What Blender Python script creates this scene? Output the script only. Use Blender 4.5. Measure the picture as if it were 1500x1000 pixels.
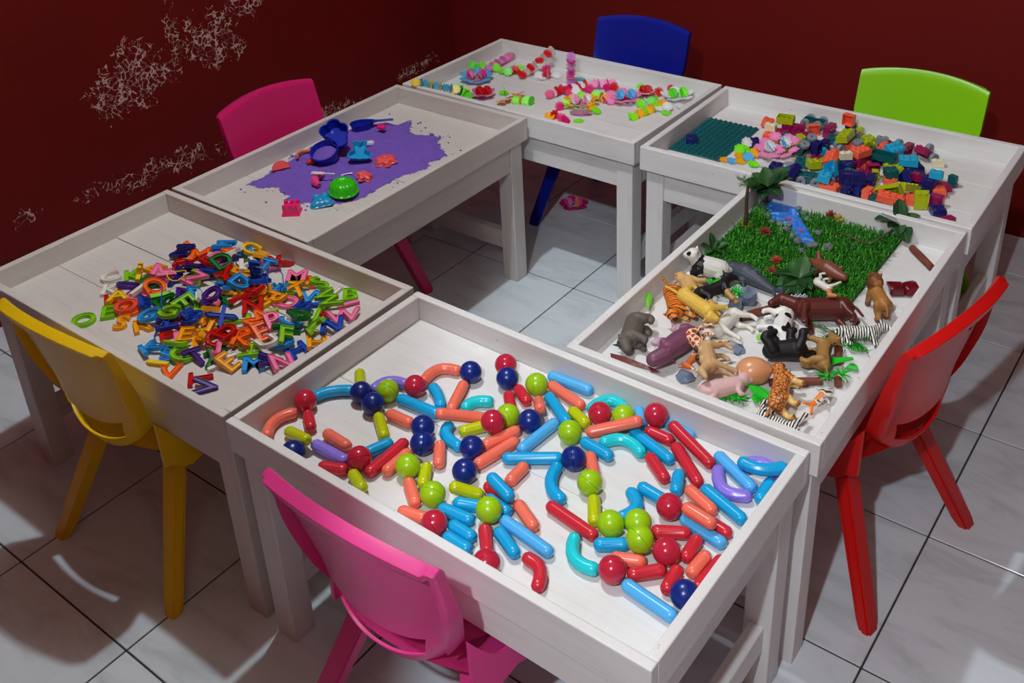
import bpy, bmesh, math, random
from mathutils import Vector, Matrix, Euler, Quaternion
PI = math.pi
R = math.radians
scene = bpy.context.scene
COL = scene.collection
for _o in list(bpy.data.objects):
    bpy.data.objects.remove(_o)

# ---------------------------------------------------------------- camera
PX, PY, FOCAL = 744.25, 248.30, 1507.0           # principal point and focal length for a 1500x1000 frame
CAM = Vector((1.37391515, -1.71824246, 1.73492085))
_pitch, _roll, _yaw = 0.4527, -0.0514, 0.6745
def _camera_axes():
    fw = Vector((0, math.cos(_pitch), -math.sin(_pitch)))
    r = Vector((1, 0, 0)); u = r.cross(fw)
    r2 = math.cos(_roll) * r + math.sin(_roll) * u
    u2 = -math.sin(_roll) * r + math.cos(_roll) * u
    rz = Matrix.Rotation(_yaw, 3, 'Z')
    return rz @ r2, rz @ u2, rz @ fw
CR, CU, CF = _camera_axes()
cam_data = bpy.data.cameras.new('camera')
cam = bpy.data.objects.new('camera', cam_data)
COL.objects.link(cam)
m = Matrix((CR, CU, -CF)).transposed().to_4x4()
m.translation = CAM
cam.matrix_world = m
cam_data.sensor_fit = 'HORIZONTAL'
cam_data.sensor_width = 36.0
cam_data.lens = FOCAL / 1500 * 36.0
cam_data.shift_x = (750 - PX) / 1500
cam_data.shift_y = -(500 - PY) / 1500
cam_data.clip_start = 0.05
scene.camera = cam

# ---------------------------------------------------------------- world, lamps, exposure
world = bpy.data.worlds.new('world'); scene.world = world
world.use_nodes = True
world.node_tree.nodes['Background'].inputs[0].default_value = (0.75, 0.82, 0.9, 1)
world.node_tree.nodes['Background'].inputs[1].default_value = 0.03
def lamp(name, loc, watts, color, radius):
    d = bpy.data.lights.new(name, 'POINT'); d.energy = watts; d.color = color; d.shadow_soft_size = radius
    o = bpy.data.objects.new(name, d); o.location = loc; COL.objects.link(o); return o
lamp('ceiling_bulb_play_area', (-0.12, -0.35, 2.78), 70, (0.80, 0.94, 1.0), 0.035)
lamp('ceiling_bulb_doorway', (1.18, -2.30, 2.62), 106, (0.83, 0.93, 1.0), 0.035)
scene.view_settings.view_transform = 'Standard'
scene.view_settings.look = 'None'
scene.view_settings.exposure = 0.48
scene.view_settings.gamma = 1.0
scene.view_settings.use_curve_mapping = False

# ---------------------------------------------------------------- helpers
def srgb(r, g, b):
    def f(c):
        c /= 255.0
        return c / 12.92 if c <= 0.04045 else ((c + 0.055) / 1.055) ** 2.4
    return (f(r), f(g), f(b), 1.0)

class NT:
    """Tiny wrapper that makes node graphs short to write."""
    def __init__(self, name):
        self.m = bpy.data.materials.new(name); self.m.use_nodes = True
        self.t = self.m.node_tree; self.t.nodes.clear()
        self.out = self.t.nodes.new('ShaderNodeOutputMaterial')
        self.b = self.t.nodes.new('ShaderNodeBsdfPrincipled')
        self.t.links.new(self.b.outputs[0], self.out.inputs[0])
    def n(self, typ, **kw):
        nd = self.t.nodes.new(typ)
        ins = kw.pop('ins', {})
        for k, v in kw.items(): setattr(nd, k, v)
        for k, v in ins.items(): self.put(nd.inputs[k], v)
        return nd
    def put(self, sock, v):
        if hasattr(v, 'outputs'): v = v.outputs[0]
        if isinstance(v, bpy.types.NodeSocket): self.t.links.new(v, sock)
        else: sock.default_value = v
    def set(self, **kw):
        for k, v in kw.items(): self.put(self.b.inputs[k.replace('_', ' ')], v)
        return self
    def coord(self, out='Object'):
        return self.n('ShaderNodeTexCoord').outputs[out]
    def mapped(self, scale=(1, 1, 1), loc=(0, 0, 0), rot=(0, 0, 0), out='Object'):
        return self.n('ShaderNodeMapping', ins={0: self.coord(out), 1: loc, 2: rot, 3: scale}).outputs[0]
    def noise(self, vec, scale, detail=3, rough=0.55, dist=0.0):
        return self.n('ShaderNodeTexNoise', ins={'Vector': vec, 'Scale': scale, 'Detail': detail, 'Roughness': rough, 'Distortion': dist}).outputs[0]
    def ramp(self, fac, stops, interp='LINEAR'):
        nd = self.n('ShaderNodeValToRGB'); nd.color_ramp.interpolation = interp
        e = nd.color_ramp.elements
        while len(e) < len(stops): e.new(0.5)
        for el, (p, c) in zip(e, stops):
            el.position = p; el.color = c if len(c) == 4 else (*c, 1)
        self.put(nd.inputs[0], fac); return nd.outputs[0]
    def mix(self, fac, a, b, blend='MIX'):
        nd = self.n('ShaderNodeMix', data_type='RGBA', blend_type=blend)
        self.put(nd.inputs[0], fac); self.put(nd.inputs[6], a); self.put(nd.inputs[7], b); return nd.outputs[2]
    def math(self, op, a, b=0.0, c=0.0, clamp=False):
        nd = self.n('ShaderNodeMath', operation=op, use_clamp=clamp)
        self.put(nd.inputs[0], a); self.put(nd.inputs[1], b)
        if len(nd.inputs) > 2: self.put(nd.inputs[2], c)
        return nd.outputs[0]
    def bump(self, h, strength=0.2, dist=0.002):
        nd = self.n('ShaderNodeBump', ins={'Strength': strength, 'Distance': dist, 'Height': h})
        self.put(self.b.inputs['Normal'], nd.outputs[0]); return self

W1 = (1, 1, 1, 1)
def plastic(name, rgb, rough=0.35, var=0.06, bump=0.0, spec=0.5):
    t = NT(name); c = srgb(*rgb)
    nz = t.noise(t.mapped(), 9.0, 3)
    dark = tuple(x * (1 - var * 2) for x in c[:3]) + (1,)
    t.set(Base_Color=t.mix(nz, dark, c), Roughness=rough, Specular_IOR_Level=spec)
    if bump: t.bump(t.noise(t.mapped(), 260.0, 2), bump, 0.001)
    return t.m
def mottled(name, stops, scale=30, rough=0.6, bump=0.3, stretch=(1, 1, 1), detail=4):
    t = NT(name); nz = t.noise(t.mapped(stretch), scale, detail)
    t.set(Base_Color=t.ramp(nz, [(p, srgb(*c)) for p, c in stops]), Roughness=rough)
    if bump: t.bump(nz, bump, 0.003)
    return t.m

def tag(o, label=None, cat=None, group=None, kind=None):
    if label: o['label'] = label
    if cat: o['category'] = cat
    if group: o['group'] = group
    if kind: o['kind'] = kind
    return o
def link(name, data, mat=None, parent=None, loc=None, rot=None):
    o = bpy.data.objects.new(name, data); COL.objects.link(o)
    if mat and data and not data.materials: data.materials.append(mat)
    if parent: o.parent = parent
    if loc is not None: o.location = loc
    if rot is not None:
        if isinstance(rot, Quaternion): o.rotation_mode = 'QUATERNION'; o.rotation_quaternion = rot
        else: o.rotation_euler = rot
    return o
def empty(name, loc=(0, 0, 0), rot=(0, 0, 0)):
    o = link(name, None, loc=loc, rot=rot); o.empty_display_size = 0.02; return o
def mesh_from(bm, name, smooth=False, mat=None):
    me = bpy.data.meshes.new(name); bm.normal_update(); bm.to_mesh(me); bm.free()
    if smooth is True:
        me.polygons.foreach_set('use_smooth', [True] * len(me.polygons))
    elif smooth:
        me.polygons.foreach_set('use_smooth', [True] * len(me.polygons))
        me.set_sharp_from_angle(angle=R(smooth))
    if mat: me.materials.append(mat)
    return me
def bm_box(bm, lo, hi, M=None, bevel=0.0, seg=1):
    x0, y0, z0 = lo; x1, y1, z1 = hi
    vs = [bm.verts.new(p) for p in ((x0,y0,z0),(x1,y0,z0),(x1,y1,z0),(x0,y1,z0),(x0,y0,z1),(x1,y0,z1),(x1,y1,z1),(x0,y1,z1))]
    fs = [bm.faces.new([vs[i] for i in f]) for f in ((3,2,1,0),(4,5,6,7),(0,1,5,4),(1,2,6,5),(2,3,7,6),(3,0,4,7))]
    if bevel:
        es = list({e for f in fs for e in f.edges})
        r = bmesh.ops.bevel(bm, geom=es, offset=bevel, segments=seg, affect='EDGES', profile=0.5)
        vs = list({v for f in r['faces'] for v in f.verts} | {v for v in vs if v.is_valid})
    if M is not None:
        for v in vs: v.co = M @ v.co
    return vs
def box_mesh(name, lo, hi, bevel=0.0, mat=None, seg=1):
    bm = bmesh.new(); bm_box(bm, lo, hi, None, bevel, seg); return mesh_from(bm, name, False, mat)
def bm_tube(bm, pts, rad, seg=10, caps=True, close=False, squash=1.0, up=None):
    """Tube through pts; rad is a number or a list with one radius per point."""
    pts = [Vector(p) for p in pts]; n = len(pts)
    rad = [rad] * n if not hasattr(rad, '__len__') else rad
    rings = []; ref = Vector(up) if up else None
    for i, p in enumerate(pts):
        a = pts[i - 1] if (i or close) else pts[0]; b = pts[(i + 1) % n] if (i < n - 1 or close) else pts[-1]
        d = (b - a).normalized()
        if ref is None: ref = d.orthogonal()
        s = d.cross(ref)
        if s.length < 1e-6: s = d.orthogonal()
        s.normalize(); q = s.cross(d).normalized()
        if up is None: ref = q
        rings.append([bm.verts.new(p + rad[i] * (math.cos(2*PI*k/seg) * s + squash * math.sin(2*PI*k/seg) * q)) for k in range(seg)])
    m_ = n if close else n - 1
    for i in range(m_):
        A, B = rings[i], rings[(i + 1) % n]
        for k in range(seg):
            bm.faces.new((A[k], A[(k+1) % seg], B[(k+1) % seg], B[k]))
    if caps and not close:
        bm.faces.new(rings[0][::-1]); bm.faces.new(rings[-1])
    return rings
def bm_lathe(bm, prof, seg=16, M=None):
    """Revolve (r, z) profile about z."""
    rings = []; new = []
    for r, z in prof:
        if r < 1e-6:
            v = bm.verts.new((0, 0, z)); rings.append([v]); new.append(v)
        else:
            ring = [bm.verts.new((r * math.cos(2*PI*k/seg), r * math.sin(2*PI*k/seg), z)) for k in range(seg)]
            rings.append(ring); new += ring
    for A, B in zip(rings, rings[1:]):
        for k in range(seg):
            a = [A[k % len(A)], A[(k+1) % seg % len(A)]]; b = [B[(k+1) % seg % len(B)], B[k % len(B)]]
            f = []
            for v in a + b:
                if v not in f: f.append(v)
            if len(f) > 2: bm.faces.new(f)
    if M is not None:
        for v in new: v.co = M @ v.co
    return new
def bm_prism(bm, poly, z0, z1, M=None):
    a = [bm.verts.new((x, y, z0)) for x, y in poly]; b = [bm.verts.new((x, y, z1)) for x, y in poly]
    n = len(poly)
    bm.faces.new(a[::-1]); bm.faces.new(b)
    for i in range(n): bm.faces.new((a[i], a[(i+1) % n], b[(i+1) % n], b[i]))
    if M is not None:
        for v in a + b: v.co = M @ v.co
    return a + b
def bm_ball(bm, c, r, M=None, u=16, v=10):
    mm = Matrix.Translation(c) @ (M if M is not None else Matrix.Identity(4)) @ Matrix.Diagonal((*([r] * 3 if not hasattr(r, '__len__') else r), 1))
    return bmesh.ops.create_uvsphere(bm, u_segments=u, v_segments=v, radius=1.0, matrix=mm)['verts']
def baked(o):
    """Replace an object's mesh by its evaluated (modified) mesh."""
    dg = bpy.context.evaluated_depsgraph_get()
    me = bpy.data.meshes.new_from_object(o.evaluated_get(dg))
    old = o.data; o.modifiers.clear(); o.data = me
    if old.users == 0: bpy.data.meshes.remove(old)
    return o
# ================================================================ the room
WALL_X, WALL_Y, CEIL = -1.51, 1.555, 2.95
def maroon(name, peel):
    t = NT(name); g = t.coord('Object')
    big = t.noise(t.mapped((1, 1, 1)), 1.6, 3, 0.6)
    fine = t.noise(t.mapped((1, 1, 1)), 22, 5, 0.6)
    base = t.mix(big, srgb(92, 9, 5), srgb(122, 17, 10))
    base = t.mix(t.ramp(fine, [(0.35, (0.12,)*3), (0.75, (0, 0, 0))]), base, srgb(60, 8, 6))
    scuff = t.noise(t.mapped((1, 0.5, 3.0), (3, 1, 0)), 3.2, 6, 0.75)
    base = t.mix(t.ramp(scuff, [(0.62, (0, 0, 0)), (0.78, (0.22,)*3)]), base, srgb(124, 40, 32))
    hgt = fine
    if peel:
        # flaked and cracked paint: a web of cracks kept only inside a few soft zones (y along the wall, z up)
        sep = t.n('ShaderNodeSeparateXYZ', ins={0: g})
        Y, Z = sep.outputs[1], sep.outputs[2]
        wob = t.noise(t.mapped((1, 1, 1), (0, 5, 2)), 11.0, 5, 0.7, 0.6)
        def zone(y, z, ry, rz, slope=0.0, gain=1.0):
            dy = t.math('DIVIDE', t.math('SUBTRACT', Y, y), ry)
            zz = t.math('SUBTRACT', t.math('SUBTRACT', Z, z), t.math('MULTIPLY', t.math('SUBTRACT', Y, y), slope))
            dz = t.math('DIVIDE', zz, rz)
            d = t.math('SQRT', t.math('ADD', t.math('MULTIPLY', dy, dy), t.math('MULTIPLY', dz, dz)))
            return t.math('MULTIPLY', t.math('SUBTRACT', 1.0, d, clamp=True), gain)
        tot = None
        for zn in peel:
            zv = zone(*zn); tot = zv if tot is None else t.math('MAXIMUM', tot, zv)
        keep = t.math('GREATER_THAN', t.math('ADD', tot, t.math('MULTIPLY', t.math('SUBTRACT', wob, 0.5), 3.0)), 0.38)
        keep = t.math('MULTIPLY', keep, t.math('GREATER_THAN', tot, 0.02))
        warp = t.n('ShaderNodeVectorMath', operation='ADD', ins={0: g})
        wn = t.n('ShaderNodeTexNoise', ins={'Vector': g, 'Scale': 30.0, 'Detail': 5.0})
        sc = t.n('ShaderNodeVectorMath', operation='SCALE', ins={0: wn.outputs[1], 'Scale': 0.055})
        t.put(warp.inputs[1], sc.outputs[0])
        vor = t.n('ShaderNodeTexVoronoi', feature='DISTANCE_TO_EDGE', ins={'Vector': warp.outputs[0], 'Scale': 44.0})
        brk = t.noise(t.mapped((1, 1, 1), (9, 2, 4)), 26.0, 3, 0.6)
        width = t.math('MULTIPLY', t.math('SUBTRACT', brk, 0.44, clamp=True), 0.50)
        width = t.math('ADD', width, t.math('MULTIPLY', t.math('MULTIPLY', tot, tot), 0.03))
        crack = t.math('LESS_THAN', vor.outputs[0], width)
        mask = t.math('MULTIPLY', crack, keep)
        plaster = t.mix(t.noise(t.mapped((1, 1, 1)), 60, 2), srgb(172, 132, 122), srgb(226, 198, 188))
        base = t.mix(mask, base, plaster)
        hgt = t.math('SUBTRACT', t.math('MULTIPLY', fine, 0.2), mask)
    t.set(Base_Color=base, Roughness=0.66, Specular_IOR_Level=0.22).bump(hgt, 0.35, 0.003)
    return t.m

def tile_material():
    t = NT('glazed floor tile'); r = t.n('ShaderNodeObjectInfo').outputs['Random']
    off = t.n('ShaderNodeCombineXYZ', ins={0: t.math('MULTIPLY', r, 40.0), 1: t.math('MULTIPLY', r, 17.0)})
    add = t.n('ShaderNodeVectorMath', operation='ADD', ins={0: t.coord('Object'), 1: off})
    mp = t.n('ShaderNodeMapping', ins={0: add.outputs[0], 2: (0, 0, 0.5), 3: (3.0, 9.0, 1)})
    cloud = t.noise(mp.outputs[0], 1.4, 6, 0.62, 0.8)
    base = t.ramp(cloud, [(0.32, srgb(198, 205, 210)), (0.5, srgb(219, 227, 233)), (0.75, srgb(227, 233, 238))])
    tint = t.mix(r, (0.93, 0.93, 0.94, 1), (1, 1, 1, 1))
    t.set(Base_Color=t.mix(1.0, base, tint, 'MULTIPLY'), Roughness=0.17)
    return t.m
M_TILE = tile_material()
M_GROUT = mottled('dark grout', [(0.3, (48, 44, 44)), (0.7, (72, 66, 66))], 40, 0.9, 0.2)
M_WALL_L = maroon('maroon wall paint flaking', [
    (-0.02, 0.605, 0.22, 0.19), (0.300, 0.655, 0.17, 0.15), (0.16, 0.68, 0.05, 0.20, 1.5, 0.9), (0.235, 0.67, 0.06, 0.14), (0.47, 0.73, 0.14, 0.09),
    (0.08, 0.268, 0.40, 0.062, -0.07), (0.82, 0.205, 0.16, 0.04), (1.30, 0.225, 0.24, 0.045), (-0.48, 0.31, 0.08, 0.04, 0, 0.6)])
M_WALL = maroon('maroon wall paint', [])
M_CEIL = mottled('dull ceiling boards', [(0.3, (150, 126, 112)), (0.7, (164, 140, 124))], 6, 0.8, 0.05)

X1, Y0 = 3.6, -3.6
floor = link('floor', box_mesh('floor', (WALL_X - 0.1, Y0 - 0.1, -0.12), (X1 + 0.1, WALL_Y + 0.1, -0.0025), 0, M_GROUT)); tag(floor, kind='structure')
tile_me = box_mesh('tile', (-0.198, -0.198, -0.008), (0.198, 0.198, 0.0), 0.0012, M_TILE)
GX, GY = 1.029, 0.108
for i in range(-8, 8):
    for j in range(-10, 5):
        x, y = GX + 0.4 * (i + 0.5), GY + 0.4 * (j + 0.5)
        lo_x, hi_x = max(x - 0.198, WALL_X), min(x + 0.198, X1); lo_y, hi_y = max(y - 0.198, Y0), min(y + 0.198, WALL_Y)
        if hi_x - lo_x < 0.01 or hi_y - lo_y < 0.01: continue
        if hi_x - lo_x > 0.395 and hi_y - lo_y > 0.395:
            o = link('tile', tile_me, None, floor, (x, y, 0))
        else:   # cut tile along a wall
            o = link('tile', box_mesh('tile', (lo_x - x, lo_y - y, -0.008), (hi_x - x, hi_y - y, 0), 0.0012, M_TILE), None, floor, (x, y, 0))
wall_left = tag(link('wall_left', box_mesh('wall_left', (-0.12, Y0 - 0.1, -0.1), (0, WALL_Y + 0.12, CEIL), 0, M_WALL_L), loc=(WALL_X, 0, 0)), kind='structure')
wall_back = tag(link('wall_back', box_mesh('wall_back', (WALL_X, 0, -0.1), (X1 + 0.1, 0.12, CEIL), 0, M_WALL), loc=(0, WALL_Y, 0)), kind='structure')
wall_right = tag(link('wall_right', box_mesh('wall_right', (0, Y0 - 0.1, -0.1), (0.12, WALL_Y, CEIL), 0, M_WALL), loc=(X1, 0, 0)), kind='structure')
wall_entry = tag(link('wall_entry', box_mesh('wall_entry', (WALL_X, -0.12, -0.1), (X1, 0, CEIL), 0, M_WALL), loc=(0, Y0, 0)), kind='structure')
wall_light_blocker = tag(link('wall_light_blocker', box_mesh('wall_light_blocker', (WALL_X, -0.10, -0.1), (0.88, 0, CEIL), 0.004, M_WALL), loc=(0, -1.76, 0)), kind='structure')  # unseen wall, added to keep the doorway bulb off the left side
ceiling = tag(link('ceiling', box_mesh('ceiling', (WALL_X - 0.1, Y0 - 0.1, 0), (X1 + 0.1, WALL_Y + 0.1, 0.1), 0, M_CEIL), loc=(0, 0, CEIL)), kind='structure')
# ================================================================ the six tray tables
def paint(name, axis, tint=(1, 1, 1, 1)):
    t = NT(name)
    st = {'x': (2.2, 26, 26), 'y': (26, 2.2, 26), 'z': (26, 26, 2.2)}[axis]
    grain = t.noise(t.mapped(st), 2.2, 5, 0.65, 0.3)
    cloud = t.noise(t.mapped(), 5.0, 4, 0.6)
    base = t.ramp(grain, [(0.26, srgb(212, 208, 204)), (0.42, srgb(224, 222, 220)), (0.7, srgb(230, 229, 228))])
    base = t.mix(t.ramp(cloud, [(0.45, (0, 0, 0)), (0.8, (0.22,)*3)]), base, srgb(196, 188, 182))
    spk = t.noise(t.mapped((1, 1, 1), (4, 4, 4)), 75, 2)
    base = t.mix(t.ramp(spk, [(0.735, (0, 0, 0)), (0.77, (0.5,)*3)]), base, srgb(120, 100, 84))
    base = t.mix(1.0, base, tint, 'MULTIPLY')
    t.set(Base_Color=base, Roughness=0.5).bump(grain, 0.25, 0.0015)
    return t.m
M_PX, M_PY, M_PZ = paint('white brushed paint along x', 'x'), paint('white brushed paint along y', 'y'), paint('white brushed paint upright', 'z')
PAINT = (M_PX, M_PY, M_PZ)
PAINT_DIMLIT = tuple(paint('white brushed paint dim light tint ' + a, a, (0.87, 0.825, 0.79, 1)) for a in 'xyz')  # tint puts the dimmer, warmer light of these two tables into the paint
M_FOOT = mottled('scuffed raw wood', [(0.3, (120, 92, 70)), (0.7, (168, 140, 112))], 30, 0.8, 0.3)
FLOOR_DROP = 0.055
def make_table(label, cx, cy, yaw, LX, LY, h, long_x, planks, coat=PAINT):
    M_PX, M_PY, M_PZ = coat
    t = tag(empty('tray_table', (cx, cy, 0), (0, 0, yaw)), label, 'table', 'low white tray tables set in a ring')
    a, b, rim, zb = LX / 2, LY / 2, 0.018, h - 0.07
    # tray sides: the two along x run full length, the others butt between them
    for s in (-1, 1):
        link('tray_side', box_mesh('tray_side', (-a, -rim/2, -0.035), (a, rim/2, 0.035), 0.0025, M_PX, 2), None, t, (0, s * (b - rim/2), h - 0.035))
        link('tray_side', box_mesh('tray_side', (-rim/2, -b + rim, -0.035), (rim/2, b - rim, 0.0345), 0.0025, M_PY, 2), None, t, (s * (a - rim/2), 0, h - 0.035))
    # tray floor planks, all laid along x, with hairline joints
    zf = h - FLOOR_DROP; span = 2 * (b - rim); w = span / planks
    for k in range(planks):
        y0 = -b + rim + k * w
        dz = (0.0, -0.0006, 0.0004, -0.0004)[k % 4]
        link('plank', box_mesh('plank', (-a + rim, -w/2 + 0.0007, -0.012), (a - rim, w/2 - 0.0007, 0), 0.0008, M_PX), None, t, (0, y0 + w/2, zf + dz))
    # legs, apron, stretchers
    g, ins = 0.053, 0.014
    lx, ly = a - ins - g/2, b - ins - g/2
    for sx in (-1, 1):
        for sy in (-1, 1):
            link('leg', box_mesh('leg', (-g/2, -g/2, 0.0), (g/2, g/2, zb - 0.0005), 0.002, M_PZ), None, t, (sx * lx, sy * ly, 0))
    ah = 0.088
    for sy in (-1, 1):
        link('apron', box_mesh('apron', (-lx + g/2, -0.011, -ah/2), (lx - g/2, 0.011, ah/2), 0.0015, M_PX), None, t, (0, sy * (b - ins - 0.016), zb - ah/2 - 0.001))
    for sx in (-1, 1):
        link('apron', box_mesh('apron', (-0.011, -ly + g/2, -ah/2), (0.011, ly - g/2, ah/2), 0.0015, M_PY), None, t, (sx * (a - ins - 0.016), 0, zb - ah/2 - 0.001))
    for s in (-1, 1):
        if long_x: link('stretcher', box_mesh('stretcher', (-0.014, -ly + g/2, -0.03), (0.014, ly - g/2, 0.03), 0.0015, M_PY), None, t, (s * lx, 0, 0.14))
        else: link('stretcher', box_mesh('stretcher', (-lx + g/2, -0.014, -0.03), (lx - g/2, 0.014, 0.03), 0.0015, M_PX), None, t, (0, s * ly, 0.13))
    return t
TABLES = {
 'magnet': (0.477, -0.640, -0.006, 0.884, 0.516, 0.542), 'letter': (-0.420, -0.631, 0.003, 0.876, 0.520, 0.540),
 'sand': (-0.587, 0.071, -0.002, 0.526, 0.872, 0.542), 'flower': (-0.401, 0.782, -0.010, 0.880, 0.520, 0.540),
 'brick': (0.494, 0.769, 0.010, 0.867, 0.525, 0.543), 'jungle': (0.676, 0.050, 0.006, 0.510, 0.856, 0.553)}
TF = {k: v[5] - FLOOR_DROP for k, v in TABLES.items()}      # height of each tray floor
make_table('white tray table in front holding the magnetic sticks and balls', *TABLES['magnet'], True, 2)
make_table('white tray table at the left holding the heap of plastic letters', *TABLES['letter'], True, 3, PAINT_DIMLIT)
make_table('white tray table holding the purple sand and sand moulds', *TABLES['sand'], False, 4, PAINT_DIMLIT)
make_table('white tray table in the far corner holding the flower discs', *TABLES['flower'], True, 3)
make_table('white tray table at the back right holding the toy bricks', *TABLES['brick'], True, 3)
make_table('white tray table at the right holding the grass and toy animals', *TABLES['jungle'], False, 4)

# ================================================================ the chairs
def chair_meshes():
    # back: a panel with a rolled top and side flanges folded backwards, and a hand slot low down
    W0 = 0.176
    def halfw(t): return W0 * (0.78 + 0.22 * min(1, t / 0.5) ** 0.8)
    def front(s, t):
        ztop = 0.662 - 0.020 * s * s
        zbot = 0.330 + 0.075 * abs(s) ** 2.6
        z = zbot + (ztop - zbot) * t
        y = 0.024 + 0.066 * (1 - t) ** 1.15 - 0.024 * (1 - s * s) - 0.020 * math.exp(-((t - 0.12) / 0.14) ** 2) * (1 - s * s)
        y -= 0.007 * max(0.0, (t - 0.945) / 0.055) ** 2
        return Vector((s * halfw(t), y, z))
    sv = [-1, -0.985, -0.95, -0.93, -0.915] + [-0.87 + 1.74 * i / 22 for i in range(23)] + [0.915, 0.93, 0.95, 0.985, 1]
    tv = [0, 0.03, 0.06, 0.10, 0.125, 0.15, 0.175, 0.20, 0.235, 0.28, 0.36, 0.45, 0.55, 0.65, 0.75, 0.83, 0.88, 0.905, 0.92, 0.95, 0.98, 1]
    def depth(s, t):
        e = 0.027 if (abs(s) > 0.925 or t > 0.915) else 0.006
        e *= 0.75 + 0.35 * math.sin(PI * min(1, t * 1.2 + 0.1)) if abs(s) > 0.925 else 1
        if abs(s) == 1: e = 0.019
        if t == 1: e = 0.010
        return e
    bm = bmesh.new(); F = {}; B = {}
    n, mm = len(sv), len(tv)
    for i, s in enumerate(sv):
        for j, t in enumerate(tv):
            p = front(s, t); F[i, j] = bm.verts.new(p)
            q = p + Vector((0, -depth(s, t), 0))
            if t == 1: q.z -= 0.002
            if t == 0.98: q.z -= 0.001
            if t > 0.9 and t < 1: q.z += 0.0015
            B[i, j] = bm.verts.new(q)
    hole = lambda i, j: abs(sv[i] + sv[i + 1]) / 2 < 0.62 and 3 <= j < 8
    for i in range(n - 1):
        for j in range(mm - 1):
            if hole(i, j): continue
            bm.faces.new((F[i, j], F[i+1, j], F[i+1, j+1], F[i, j+1])); bm.faces.new((B[i, j], B[i, j+1], B[i+1, j+1], B[i+1, j]))
    def wall(k1, k2): bm.faces.new((F[k1], F[k2], B[k2], B[k1]))
    for i in range(n - 1): wall((i, 0), (i+1, 0)); wall((i, mm-1), (i+1, mm-1))
    for j in range(mm - 1): wall((0, j), (0, j+1)); wall((n-1, j), (n-1, j+1))
    hi = [i for i in range(n - 1) if hole(i, 5)]
    for i in hi: wall((i, 3), (i+1, 3)); wall((i, 8), (i+1, 8))
    for j in range(3, 8): wall((hi[0], j), (hi[0], j+1)); wall((hi[-1]+1, j), (hi[-1]+1, j+1))
    bmesh.ops.delete(bm, geom=[v for v in bm.verts if not v.link_faces], context='VERTS')
    bmesh.ops.recalc_face_normals(bm, faces=bm.faces[:])
    ed = [e for e in bm.edges if len(e.link_faces) == 2 and e.calc_face_angle(0) > 0.9]
    bmesh.ops.bevel(bm, geom=ed, offset=0.0022, segments=2, affect='EDGES', clamp_overlap=True)
    back = mesh_from(bm, 'backrest', 42)
    # seat: dished shell with a rolled front and scalloped side skirts
    bm = bmesh.new(); NX, NY = 16, 16; g = {}
    for i in range(NX + 1):
        for j in range(NY + 1):
            s = -1 + 2 * i / NX; t = j / NY
            y = (0.052 + 0.030 * s * s) + (0.372 - 0.052 - 0.030 * s * s) * t
            w = 0.150 + 0.018 * math.sin(PI * min(1, t * 1.1)) 
            z = 0.338 - 0.010 * (1 - s * s) * math.sin(PI * t) - 0.03 * max(0, (t - 0.8) / 0.2) ** 2 + 0.012 * max(0, (0.15 - t) / 0.15)
            g[i, j] = bm.verts.new((s * w, y, z))
    for i in range(NX):
        for j in range(NY): bm.faces.new((g[i, j], g[i + 1, j], g[i + 1, j + 1], g[i, j + 1]))
    bmesh.ops.solidify(bm, geom=list(bm.faces), thickness=0.005)
    for side in (-1, 1):
        top, bot = [], []
        for j in range(NY + 1):
            t = j / NY; y = 0.082 + 0.29 * t
            w = (0.150 + 0.018 * math.sin(PI * min(1, t * 1.1))) * side
            zt = 0.345 + 0.075 * max(0, 1 - t / 0.22) ** 1.5
            zb = 0.290 + 0.006 * math.sin(t * 26) + 0.02 * max(0, (0.12 - t) / 0.12) + 0.02 * max(0, (t - 0.85) / 0.15)
            top.append((bm.verts.new((w, y, zt)), bm.verts.new((w + 0.006 * side, y, zt)))); bot.append((bm.verts.new((w, y, zb)), bm.verts.new((w + 0.009 * side, y, zb))))
        for j in range(NY):
            for q in (0, 1): bm.faces.new((top[j][q], top[j+1][q], bot[j+1][q], bot[j][q]))
            bm.faces.new((top[j][0], top[j][1], top[j+1][1], top[j+1][0])); bm.faces.new((bot[j][0], bot[j][1], bot[j+1][1], bot[j+1][0]))
        for e in (0, NY): bm.faces.new((top[e][0], top[e][1], bot[e][1], bot[e][0]))
    bmesh.ops.recalc_face_normals(bm, faces=bm.faces[:])
    seat = mesh_from(bm, 'seat', 45)
    legs = []
    for (x0, y0, x1, y1) in ((-0.106, 0.150, -0.197, -0.002), (0.106, 0.150, 0.197, -0.002), (-0.118, 0.300, -0.198, 0.400), (0.118, 0.300, 0.198, 0.400)):
        bm = bmesh.new(); sx = 1 if x0 > 0 else -1
        prof = [(-0.026, -0.016), (0.018, -0.020), (0.026, -0.010), (0.024, 0.018), (-0.020, 0.018)]
        rings = []
        for k, zz in enumerate((0.334, 0.24, 0.12, 0.02, 0.0)):
            f = 1 - zz / 0.334; sc = 1.0 - 0.18 * f if zz > 0 else 0.72
            c = Vector((x0 + (x1 - x0) * f, y0 + (y1 - y0) * f, zz))
            rings.append([bm.verts.new(c + Vector((px * sc * sx, py * sc * (1 if y0 < 0.1 else -1), 0))) for px, py in prof])
        for A, B in zip(rings, rings[1:]):
            for k in range(5): bm.faces.new((A[k], A[(k+1) % 5], B[(k+1) % 5], B[k]))
        bm.faces.new(rings[0]); bm.faces.new(rings[-1])
        bmesh.ops.recalc_face_normals(bm, faces=bm.faces[:])
        bmesh.ops.bevel(bm, geom=[e for e in bm.edges if abs((e.verts[0].co - e.verts[1].co).normalized().z) > 0.7], offset=0.004, segments=2, affect='EDGES')
        legs.append(mesh_from(bm, 'leg', 40))
    return back, seat, legs
CH_BACK, CH_SEAT, CH_LEGS = chair_meshes()
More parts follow.
